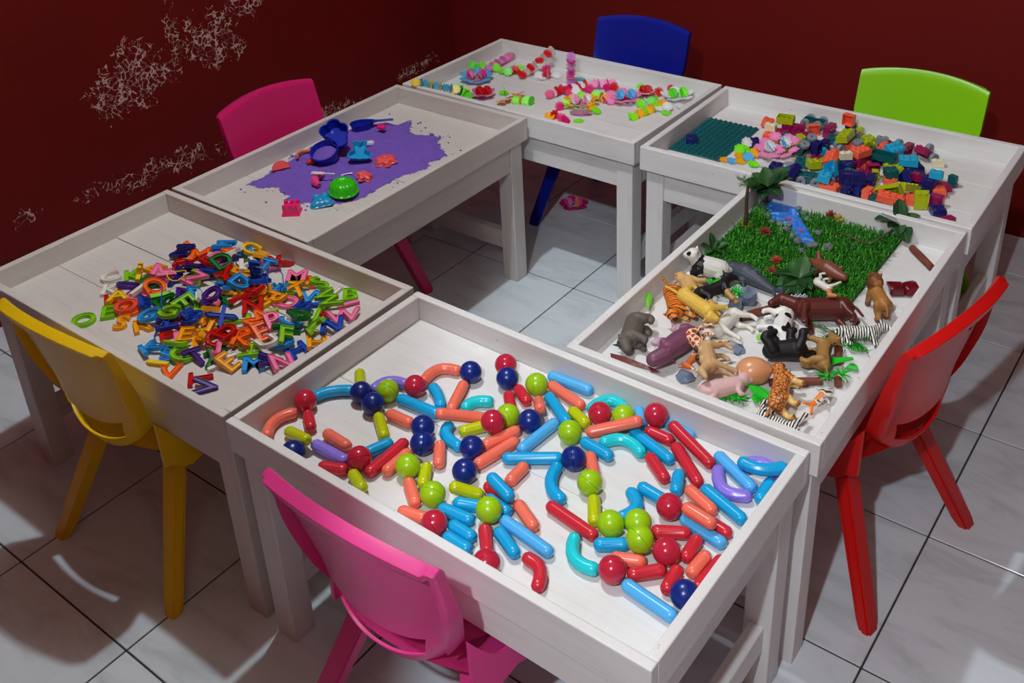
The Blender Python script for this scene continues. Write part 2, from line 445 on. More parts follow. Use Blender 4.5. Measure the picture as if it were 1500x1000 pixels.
def make_chair(label, rgb, x, y, rotz):
    mt = plastic('chair plastic ' + label.split()[0], rgb, 0.34, 0.04, 0.05, 0.34)
    t = tag(empty('plastic_chair', (x, y, 0), (0, 0, rotz)), label, 'chair', 'child-size moulded plastic chairs')
    for nm, me in [('backrest', CH_BACK), ('seat', CH_SEAT)] + [('leg', l) for l in CH_LEGS]:
        me = me.copy(); me.materials.clear(); me.materials.append(mt)
        link(nm, me, None, t)
    return t
make_chair('yellow moulded plastic chair tucked under the table of letters', (238, 194, 14), -0.366, -0.985, R(2))
make_chair('hot pink moulded plastic chair in front, tucked under the magnet table', (226, 62, 140), 0.467, -1.014, R(0))
make_chair('magenta pink chair against the left wall behind the sand table', (214, 34, 108), -0.942, 0.046, R(-90))
make_chair('dark blue moulded plastic chair behind the flower disc table', (14, 28, 142), -0.317, 1.176, R(180))
make_chair('lime green moulded plastic chair behind the toy brick table', (136, 206, 20), 0.620, 1.130, R(180))
red_chair = make_chair('red moulded plastic chair beside the table of toy animals', (204, 20, 18), 1.044, -0.005, R(79))
# marker pen scribble on the outside of the red backrest
bm = bmesh.new()
for (a0, z0, a1, z1) in ((0.060, 0.575, 0.078, 0.590), (0.080, 0.588, 0.104, 0.604), (0.100, 0.600, 0.116, 0.612), (0.088, 0.606, 0.104, 0.617), (0.108, 0.584, 0.116, 0.594)):
    pts = []
    for k in range(4):
        x, z = a0 + (a1 - a0) * k / 3 + 0.001 * (-1) ** k, z0 + (z1 - z0) * k / 3
        s = x / 0.174; t = (z - 0.34) / 0.315
        pts.append((x, 0.024 + 0.066 * (1 - t) ** 1.15 - 0.024 * (1 - s * s) - 0.0064, z))
    bm_tube(bm, pts, 0.0011, 5)
tag(link('scribble', mesh_from(bm, 'scribble'), plastic('black marker ink', (26, 12, 14), 0.6), red_chair), 'black marker scribble')
# ================================================================ labels that single each small piece out
def image_pos(p):
    d = Vector(p) - CAM; z = d.dot(CF)
    return (PX + FOCAL * d.dot(CR) / z, PY - FOCAL * d.dot(CU) / z)
def label_all(items, place, category, group=None):
    """items: list of (object, noun, short noun). Each label names the piece, its zone and its nearest neighbours."""
    uv = [image_pos(o.matrix_world.translation if o.parent else o.location) for o, _, _ in items]
    us = sorted(a for a, _ in uv); vs = sorted(b for _, b in uv); n = len(items)
    def zone(a, b):
        h = 'left' if a < us[n // 3] else 'right' if a > us[-n // 3] else 'middle'
        v = 'back' if b < vs[n // 3] else 'front' if b > vs[-n // 3] else 'middle'
        return 'centre' if h == v == 'middle' else (v + ' ' + h)
    near = []
    for i, (o, _, _) in enumerate(items):
        near.append([j for _, j in sorted(((o.location - items[j][0].location).length, j) for j in range(n) if j != i)[:5]])
    forms = [lambda i: [near[i][0]], lambda i: near[i][:2], lambda i: [near[i][0], near[i][2]], lambda i: [near[i][1], near[i][2]], lambda i: [near[i][0], near[i][3]], lambda i: [near[i][1], near[i][3]], lambda i: [near[i][2], near[i][4]]]
    done = {}
    for f in forms:
        trial = {}
        for i in range(n):
            if i in done: continue
            t = items[i][1] + ' at ' + zone(*uv[i]) + ' of ' + place + ' beside ' + ' and '.join(items[j][2] for j in f(i))
            trial.setdefault(t, []).append(i)
        have = set(done.values())
        for t, ii in trial.items():
            if len(ii) == 1 and t not in have: done[ii[0]] = t
    left = {}
    for i in range(n):
        if i not in done:
            left.setdefault(items[i][1] + ' at ' + zone(*uv[i]) + ' of ' + place, []).append(i)
    for t, ii in left.items():
        ii.sort(key=lambda i: uv[i][0])
        for k, i in enumerate(ii):
            done[i] = t + (', leftmost of those' if k == 0 else ', rightmost of those' if k == len(ii) - 1 else ', between ' + items[near[i][0]][2] + ' and ' + items[near[i][1]][2])
    for i in range(n): tag(items[i][0], done[i], category, group)

def shared(name, me, mat, loc, rot=None, parent=None):
    """Object that shares mesh data but has its own material."""
    o = link(name, me, None, parent, loc, rot)
    if not me.materials: me.materials.append(mat)
    o.material_slots[0].link = 'OBJECT'; o.material_slots[0].material = mat
    return o
# ================================================================ magnetic balls and sticks
BALLS = [
 ('red',(0.0782,-0.7470,0.5088)),
 ('navy',(0.1495,-0.6694,0.5088)),
 ('navy',(0.1916,-0.6808,0.5088)),
 ('lime',(0.1882,-0.6373,0.5088)),
 ('red',(0.2222,-0.5967,0.5088)),
 ('navy',(0.2833,-0.5032,0.5088)),
 ('navy',(0.1674,-0.8582,0.5088)),
 ('red',(0.2760,-0.8023,0.5088)),
 ('navy',(0.3136,-0.6775,0.5088)),
 ('navy',(0.3418,-0.7108,0.5088)),
 ('red',(0.4200,-0.6066,0.5221)),
 ('lime',(0.4222,-0.5652,0.5088)),
 ('navy',(0.4219,-0.6697,0.5088)),
 ('navy',(0.4493,-0.7227,0.5088)),
 ('lime',(0.3599,-0.7682,0.5088)),
 ('lime',(0.4400,-0.7948,0.5088)),
 ('lime',(0.5423,-0.7733,0.5139)),
 ('red',(0.4849,-0.8424,0.5088)),
 ('red',(0.3261,-0.4464,0.5088)),
 ('navy',(0.3551,-0.4789,0.5088)),
 ('lime',(0.4120,-0.4621,0.5088)),
 ('navy',(0.4646,-0.5554,0.5088)),
 ('lime',(0.5416,-0.5397,0.5088)),
 ('red',(0.5578,-0.4665,0.5088)),
 ('lime',(0.5980,-0.4496,0.5088)),
 ('red',(0.6482,-0.4218,0.5171)),
 ('navy',(0.5846,-0.5919,0.5088)),
 ('lime',(0.6394,-0.6247,0.5088)),
 ('red',(0.7751,-0.5978,0.5088)),
 ('lime',(0.7169,-0.6827,0.5088)),
 ('lime',(0.7514,-0.6559,0.5088)),
 ('lime',(0.7756,-0.6912,0.5170)),
 ('red',(0.8175,-0.6824,0.5088)),
 ('red',(0.7683,-0.7593,0.5088)),
 ('navy',(0.8792,-0.7383,0.5088)),
 ('red',(0.6044,-0.8582,0.5088))]
RODS = [
 ('coral',[(0.0835,-0.8473,0.4986),(0.0740,-0.8362,0.4986),(0.0677,-0.8250,0.4986),(0.0646,-0.8136,0.4986),(0.0648,-0.8020,0.4986),(0.0681,-0.7902,0.4986),(0.0748,-0.7782,0.4986)]),
 ('olive',[(0.1106,-0.8170,0.4986),(0.1684,-0.8268,0.5150)]),
 ('red',[(0.1030,-0.7649,0.4986),(0.1333,-0.7861,0.4986)]),
 ('cyan',[(0.0756,-0.7165,0.4986),(0.0790,-0.7068,0.4986),(0.0838,-0.6978,0.4986),(0.0900,-0.6894,0.4986),(0.0975,-0.6817,0.4986),(0.1064,-0.6746,0.4986),(0.1166,-0.6681,0.4986)]),
 ('olive',[(0.0941,-0.6190,0.4986),(0.1207,-0.6447,0.4986)]),
 ('violet',[(0.1530,-0.6386,0.4986),(0.1524,-0.6258,0.4986),(0.1546,-0.6151,0.4986),(0.1596,-0.6065,0.4986),(0.1675,-0.6000,0.4986),(0.1783,-0.5956,0.4986),(0.1918,-0.5932,0.4986)]),
 ('cyan',[(0.2184,-0.6316,0.4986),(0.2994,-0.6255,0.4986)]),
 ('cyan',[(0.2460,-0.5721,0.4986),(0.2533,-0.5752,0.4986),(0.2607,-0.5791,0.4986),(0.2682,-0.5838,0.4986),(0.2758,-0.5894,0.4986),(0.2835,-0.5957,0.4986),(0.2913,-0.6029,0.4986)]),
 ('coral',[(0.2166,-0.5667,0.4986),(0.2123,-0.5495,0.4986),(0.2119,-0.5351,0.4986),(0.2153,-0.5233,0.4986),(0.2225,-0.5143,0.4986),(0.2335,-0.5079,0.4986),(0.2484,-0.5042,0.4986)]),
 ('coral',[(0.2888,-0.5333,0.4986),(0.3150,-0.5998,0.4986)]),
 ('coral',[(0.2320,-0.6758,0.4986),(0.2754,-0.6734,0.4986)]),
 ('olive',[(0.2188,-0.6949,0.4986),(0.2625,-0.7265,0.4986)]),
 ('coral',[(0.3314,-0.6469,0.5265),(0.3795,-0.5874,0.4986)]),
 ('coral',[(0.1742,-0.7815,0.4986),(0.2246,-0.7842,0.4986)]),
 ('violet',[(0.1784,-0.8141,0.4986),(0.2475,-0.8132,0.4986)]),
 ('red',[(0.2303,-0.8461,0.4986),(0.2639,-0.8312,0.4986)]),
 ('olive',[(0.2884,-0.8301,0.4986),(0.3224,-0.8443,0.4986)]),
 ('red',[(0.3066,-0.8081,0.4986),(0.3057,-0.7225,0.4986)]),
 ('cyan',[(0.2698,-0.7724,0.4986),(0.2827,-0.7378,0.4986)]),
 ('coral',[(0.3296,-0.7889,0.4986),(0.3291,-0.7386,0.4986)]),
 ('coral',[(0.3645,-0.6903,0.4986),(0.3917,-0.7243,0.4986)]),
 ('olive',[(0.3813,-0.7448,0.4986),(0.4013,-0.7760,0.4986)]),
 ('coral',[(0.3813,-0.7901,0.4986),(0.4203,-0.8181,0.4986)]),
 ('coral',[(0.4185,-0.8454,0.4986),(0.4544,-0.8366,0.4986)]),
 ('olive',[(0.4643,-0.7666,0.5150),(0.4950,-0.7441,0.4986)]),
 ('cyan',[(0.4696,-0.8026,0.4986),(0.5194,-0.7969,0.4986)]),
 ('cyan',[(0.4815,-0.7780,0.4986),(0.5156,-0.7645,0.4986)]),
 ('olive',[(0.3744,-0.6348,0.4986),(0.3997,-0.5986,0.4986)]),
 ('cyan',[(0.3915,-0.6721,0.4986),(0.3763,-0.6696,0.4986),(0.3640,-0.6661,0.4986),(0.3546,-0.6615,0.4986),(0.3481,-0.6559,0.4986),(0.3445,-0.6492,0.4986),(0.3438,-0.6415,0.4986)]),
 ('turquoise',[(0.3346,-0.5809,0.4986),(0.3343,-0.5729,0.4986),(0.3358,-0.5657,0.4986),(0.3391,-0.5591,0.4986),(0.3442,-0.5534,0.4986),(0.3510,-0.5484,0.4986),(0.3596,-0.5441,0.4986)]),
 ('coral',[(0.4311,-0.6403,0.4986),(0.4518,-0.5830,0.4986)]),
 ('coral',[(0.4498,-0.6849,0.4986),(0.4673,-0.6075,0.4986)]),
 ('cyan',[(0.5093,-0.7208,0.5224),(0.5523,-0.7328,0.5176)]),
 ('coral',[(0.5203,-0.6869,0.4986),(0.5196,-0.6500,0.4986)]),
 ('coral',[(0.5672,-0.7259,0.4986),(0.6122,-0.7484,0.4986)]),
 ('red',[(0.3809,-0.5095,0.4986),(0.4080,-0.5381,0.4986)]),
 ('red',[(0.3853,-0.4838,0.4986),(0.4173,-0.5024,0.4986)]),
 ('coral',[(0.4372,-0.4907,0.4986),(0.4656,-0.5245,0.5176)]),
 ('sky',[(0.4157,-0.4152,0.4986),(0.4955,-0.4116,0.4986)]),
 ('coral',[(0.4322,-0.4391,0.4986),(0.5082,-0.4562,0.4986)]),
 ('cyan',[(0.4485,-0.4705,0.4986),(0.5127,-0.5090,0.4986)]),
 ('olive',[(0.5082,-0.4794,0.4986),(0.5425,-0.4929,0.4986)]),
 ('turquoise',[(0.5308,-0.4523,0.4986),(0.5324,-0.4344,0.4986),(0.5370,-0.4217,0.4986),(0.5446,-0.4141,0.4986),(0.5553,-0.4116,0.4986),(0.5690,-0.4142,0.4986),(0.5858,-0.4219,0.4986)]),
 ('coral',[(0.5655,-0.5075,0.4986),(0.6347,-0.4632,0.5243)]),
 ('sky',[(0.6066,-0.4116,0.4986),(0.6294,-0.4404,0.4986)]),
 ('sky',[(0.6723,-0.4116,0.4986),(0.7162,-0.4192,0.4986)]),
 ('red',[(0.6895,-0.4305,0.5161),(0.7755,-0.4596,0.4986)]),
 ('red',[(0.6519,-0.4477,0.4986),(0.6900,-0.4483,0.4986)]),
 ('cyan',[(0.6306,-0.4654,0.4986),(0.7152,-0.4911,0.4986)]),
 ('turquoise',[(0.5998,-0.5166,0.4986),(0.6074,-0.5046,0.4986),(0.6163,-0.4964,0.4986),(0.6265,-0.4922,0.4986),(0.6380,-0.4920,0.4986),(0.6508,-0.4956,0.4986),(0.6648,-0.5032,0.4986)]),
 ('cyan',[(0.5720,-0.5366,0.4986),(0.6238,-0.5425,0.4986)]),
 ('sky',[(0.4901,-0.6132,0.4986),(0.4978,-0.5271,0.4986)]),
 ('cyan',[(0.4830,-0.6473,0.4986),(0.5545,-0.5974,0.4986)]),
 ('coral',[(0.5997,-0.5630,0.4986),(0.6289,-0.5949,0.4986)]),
 ('olive',[(0.6614,-0.6460,0.4986),(0.6864,-0.6830,0.4986)]),
 ('cyan',[(0.5670,-0.6169,0.4986),(0.5702,-0.6326,0.4986),(0.5752,-0.6459,0.4986),(0.5822,-0.6567,0.4986),(0.5910,-0.6651,0.4986),(0.6018,-0.6711,0.4986),(0.6146,-0.6746,0.4986)]),
 ('red',[(0.6876,-0.5069,0.4986),(0.7302,-0.5353,0.4986)]),
 ('red',[(0.7108,-0.4586,0.4986),(0.7806,-0.5117,0.4986)]),
 ('coral',[(0.7812,-0.5375,0.4986),(0.8288,-0.5559,0.4986)]),
 ('sky',[(0.7835,-0.4377,0.4986),(0.8583,-0.4737,0.4986)]),
 ('violet',[(0.7965,-0.4694,0.4986),(0.8048,-0.4857,0.4986),(0.8140,-0.4973,0.4986),(0.8242,-0.5042,0.4986),(0.8354,-0.5063,0.4986),(0.8475,-0.5038,0.4986),(0.8606,-0.4965,0.4986)]),
 ('violet',[(0.8245,-0.4317,0.4986),(0.8314,-0.4221,0.4986),(0.8392,-0.4156,0.4986),(0.8479,-0.4121,0.4986),(0.8574,-0.4116,0.4986),(0.8678,-0.4142,0.4986),(0.8791,-0.4198,0.4986)]),
 ('cyan',[(0.8317,-0.4490,0.5191),(0.8432,-0.4505,0.5191),(0.8540,-0.4496,0.5191),(0.8640,-0.4465,0.5191),(0.8732,-0.4411,0.5191),(0.8817,-0.4335,0.5191),(0.8894,-0.4236,0.5191)]),
 ('cyan',[(0.8018,-0.5209,0.4986),(0.8757,-0.5464,0.4986)]),
 ('cyan',[(0.8822,-0.4883,0.4986),(0.8804,-0.4490,0.4986)]),
 ('cyan',[(0.7131,-0.5761,0.4986),(0.7498,-0.5807,0.4986)]),
 ('cyan',[(0.7470,-0.5153,0.4986),(0.7609,-0.5495,0.4986)]),
 ('cyan',[(0.7041,-0.5975,0.4986),(0.7147,-0.6032,0.4986),(0.7222,-0.6102,0.4986),(0.7264,-0.6185,0.4986),(0.7275,-0.6282,0.4986),(0.7253,-0.6393,0.4986),(0.7200,-0.6517,0.4986)]),
 ('coral',[(0.8074,-0.5967,0.5212),(0.8506,-0.6031,0.5212)]),
 ('red',[(0.7978,-0.5740,0.4986),(0.8706,-0.5867,0.4986)]),
 ('sky',[(0.8056,-0.5989,0.4986),(0.8724,-0.6103,0.4986)]),
 ('red',[(0.6133,-0.6978,0.4986),(0.7004,-0.7103,0.4986)]),
 ('cyan',[(0.7208,-0.7211,0.4986),(0.7508,-0.6994,0.4986)]),
 ('red',[(0.7806,-0.6465,0.4986),(0.8177,-0.6245,0.4986)]),
 ('turquoise',[(0.6817,-0.7336,0.4986),(0.6875,-0.7475,0.4986),(0.6948,-0.7581,0.4986),(0.7036,-0.7654,0.4986),(0.7138,-0.7694,0.4986),(0.7256,-0.7700,0.4986),(0.7388,-0.7674,0.4986)]),
 ('red',[(0.7945,-0.7415,0.4986),(0.8231,-0.7124,0.4986)]),
 ('coral',[(0.7563,-0.7299,0.4986),(0.7893,-0.7139,0.4986)]),
 ('red',[(0.8425,-0.6650,0.4986),(0.8406,-0.6283,0.4986)]),
 ('coral',[(0.8644,-0.6865,0.4986),(0.8662,-0.6497,0.4986)]),
 ('red',[(0.8858,-0.7085,0.4986),(0.8894,-0.6442,0.4986)]),
 ('sky',[(0.7985,-0.7643,0.4986),(0.8770,-0.7743,0.4986)]),
 ('red',[(0.6460,-0.8076,0.4986),(0.6557,-0.8074,0.4986),(0.6644,-0.8094,0.4986),(0.6721,-0.8139,0.4986),(0.6788,-0.8206,0.4986),(0.6844,-0.8297,0.4986),(0.6890,-0.8412,0.4986)]),
 ('cyan',[(0.5772,-0.7905,0.4986),(0.6201,-0.8097,0.4986)]),
 ('sky',[(0.5696,-0.7662,0.4986),(0.6617,-0.7784,0.4986)]),
 ('red',[(0.5536,-0.7991,0.4986),(0.5860,-0.8338,0.4986)]),
 ('cyan',[(0.5163,-0.8451,0.4986),(0.5548,-0.8465,0.4986)]),
 ('cyan',[(0.5073,-0.8216,0.4986),(0.5443,-0.8230,0.4986)]),
 ('cyan',[(0.5208,-0.7420,0.4986),(0.5572,-0.7466,0.4986)]),
 ('red',[(0.5001,-0.7203,0.4986),(0.5367,-0.7178,0.4986)]),
 ('red',[(0.8446,-0.6986,0.4986),(0.8488,-0.7350,0.4986)])]
MAG = {k: plastic('magnet toy ' + k, c, 0.28, 0.04) for k, c in {
    'red': (214, 44, 60), 'navy': (14, 42, 128), 'lime': (164, 212, 22), 'coral': (255, 122, 98), 'cyan': (18, 172, 232), 'sky': (86, 186, 250),
    'turquoise': (30, 216, 226), 'violet': (150, 128, 236), 'olive': (196, 208, 10)}.items()}
MAG['red ball'] = plastic('magnet toy crimson ball', (200, 40, 66), 0.18, 0.04)
MAGNAME = {'coral': 'salmon', 'sky': 'pale blue', 'cyan': 'bright blue', 'olive': 'yellow green', 'violet': 'lilac'}
def ball_mesh():
    bm = bmesh.new(); r = 0.0218; prof = []
    for k in range(23):
        a = -PI/2 + PI * k / 22
        prof.append((r * math.cos(a), r * math.sin(a)))
    prof.insert(11, (r, -0.0006)); prof[12] = (r - 0.0011, 0.0); prof.insert(13, (r, 0.0006))
    prof[0] = (0, -r); prof[-1] = (0, r)
    bm_lathe(bm, prof, 26); bmesh.ops.recalc_face_normals(bm, faces=bm.faces[:])
    return mesh_from(bm, 'ball', 50)
def stick_mesh(pts, rad=0.0116):
    """Eight-sided stick with rounded, slightly dimpled ends along the given polyline."""
    pts = [Vector(p) for p in pts]; d0 = (pts[0] - pts[1]).normalized(); d1 = (pts[-1] - pts[-2]).normalized()
    e = rad * 0.8
    full = [pts[0] + d0 * e * 0.75, pts[0] + d0 * e, pts[0] + d0 * e * 0.82, pts[0] + d0 * e * 0.3, pts[0] - d0 * 0.003] + pts[1:-1] + [pts[-1] - d1 * 0.003, pts[-1] + d1 * e * 0.3, pts[-1] + d1 * e * 0.82, pts[-1] + d1 * e, pts[-1] + d1 * e * 0.75]
    rr = [0.15, 0.35, 0.66, 0.92, 1.0] + [1.0] * (len(pts) - 2) + [1.0, 0.92, 0.66, 0.35, 0.15]
    c = sum(full, Vector()) / len(full)
    bm = bmesh.new(); bm_tube(bm, [p - c for p in full], [rad * x for x in rr], 8, up=(0.02, 0.01, 1))
    bmesh.ops.recalc_face_normals(bm, faces=bm.faces[:])
    ed = [x for x in bm.edges if len(x.link_faces) == 2 and x.calc_face_angle(0) > 0.5 and x.calc_length() > 0.006]
    bmesh.ops.bevel(bm, geom=ed, offset=0.0022, segments=2, affect='EDGES')
    return mesh_from(bm, 'stick', 50), c
BALL = ball_mesh(); items = []; rnd = random.Random(3)
for col, p in BALLS:
    o = shared('magnetic_ball', BALL, MAG['red ball' if col == 'red' else col], p, Euler((rnd.uniform(0.6, 2.2), rnd.uniform(-1, 1), rnd.uniform(0, 6))))
    items.append((o, {'lime': 'lime green', 'navy': 'navy blue', 'red': 'crimson'}[col] + ' ball', {'red': 'crimson'}.get(col, col) + ' ball'))
for col, pts in RODS:
    me, c = stick_mesh(pts)
    curved = len(pts) > 2
    o = link('magnetic_stick', me, MAG[col], None, c)
    L = sum((Vector(a) - Vector(b)).length for a, b in zip(pts, pts[1:]))
    nm = MAGNAME.get(col, col)
    kind = 'curved stick' if curved else ('long stick' if L > 0.066 else 'short stick')
    items.append((o, nm + ' ' + kind, nm + ' stick'))
for it in items: it[0]['group'] = 'magnetic sticks and balls in the front tray'
ALLM = items
label_all(items, 'tray', 'toy')
for o, a, b in items: o['category'] = 'ball' if o.name.startswith('magnetic_ball') else 'stick'
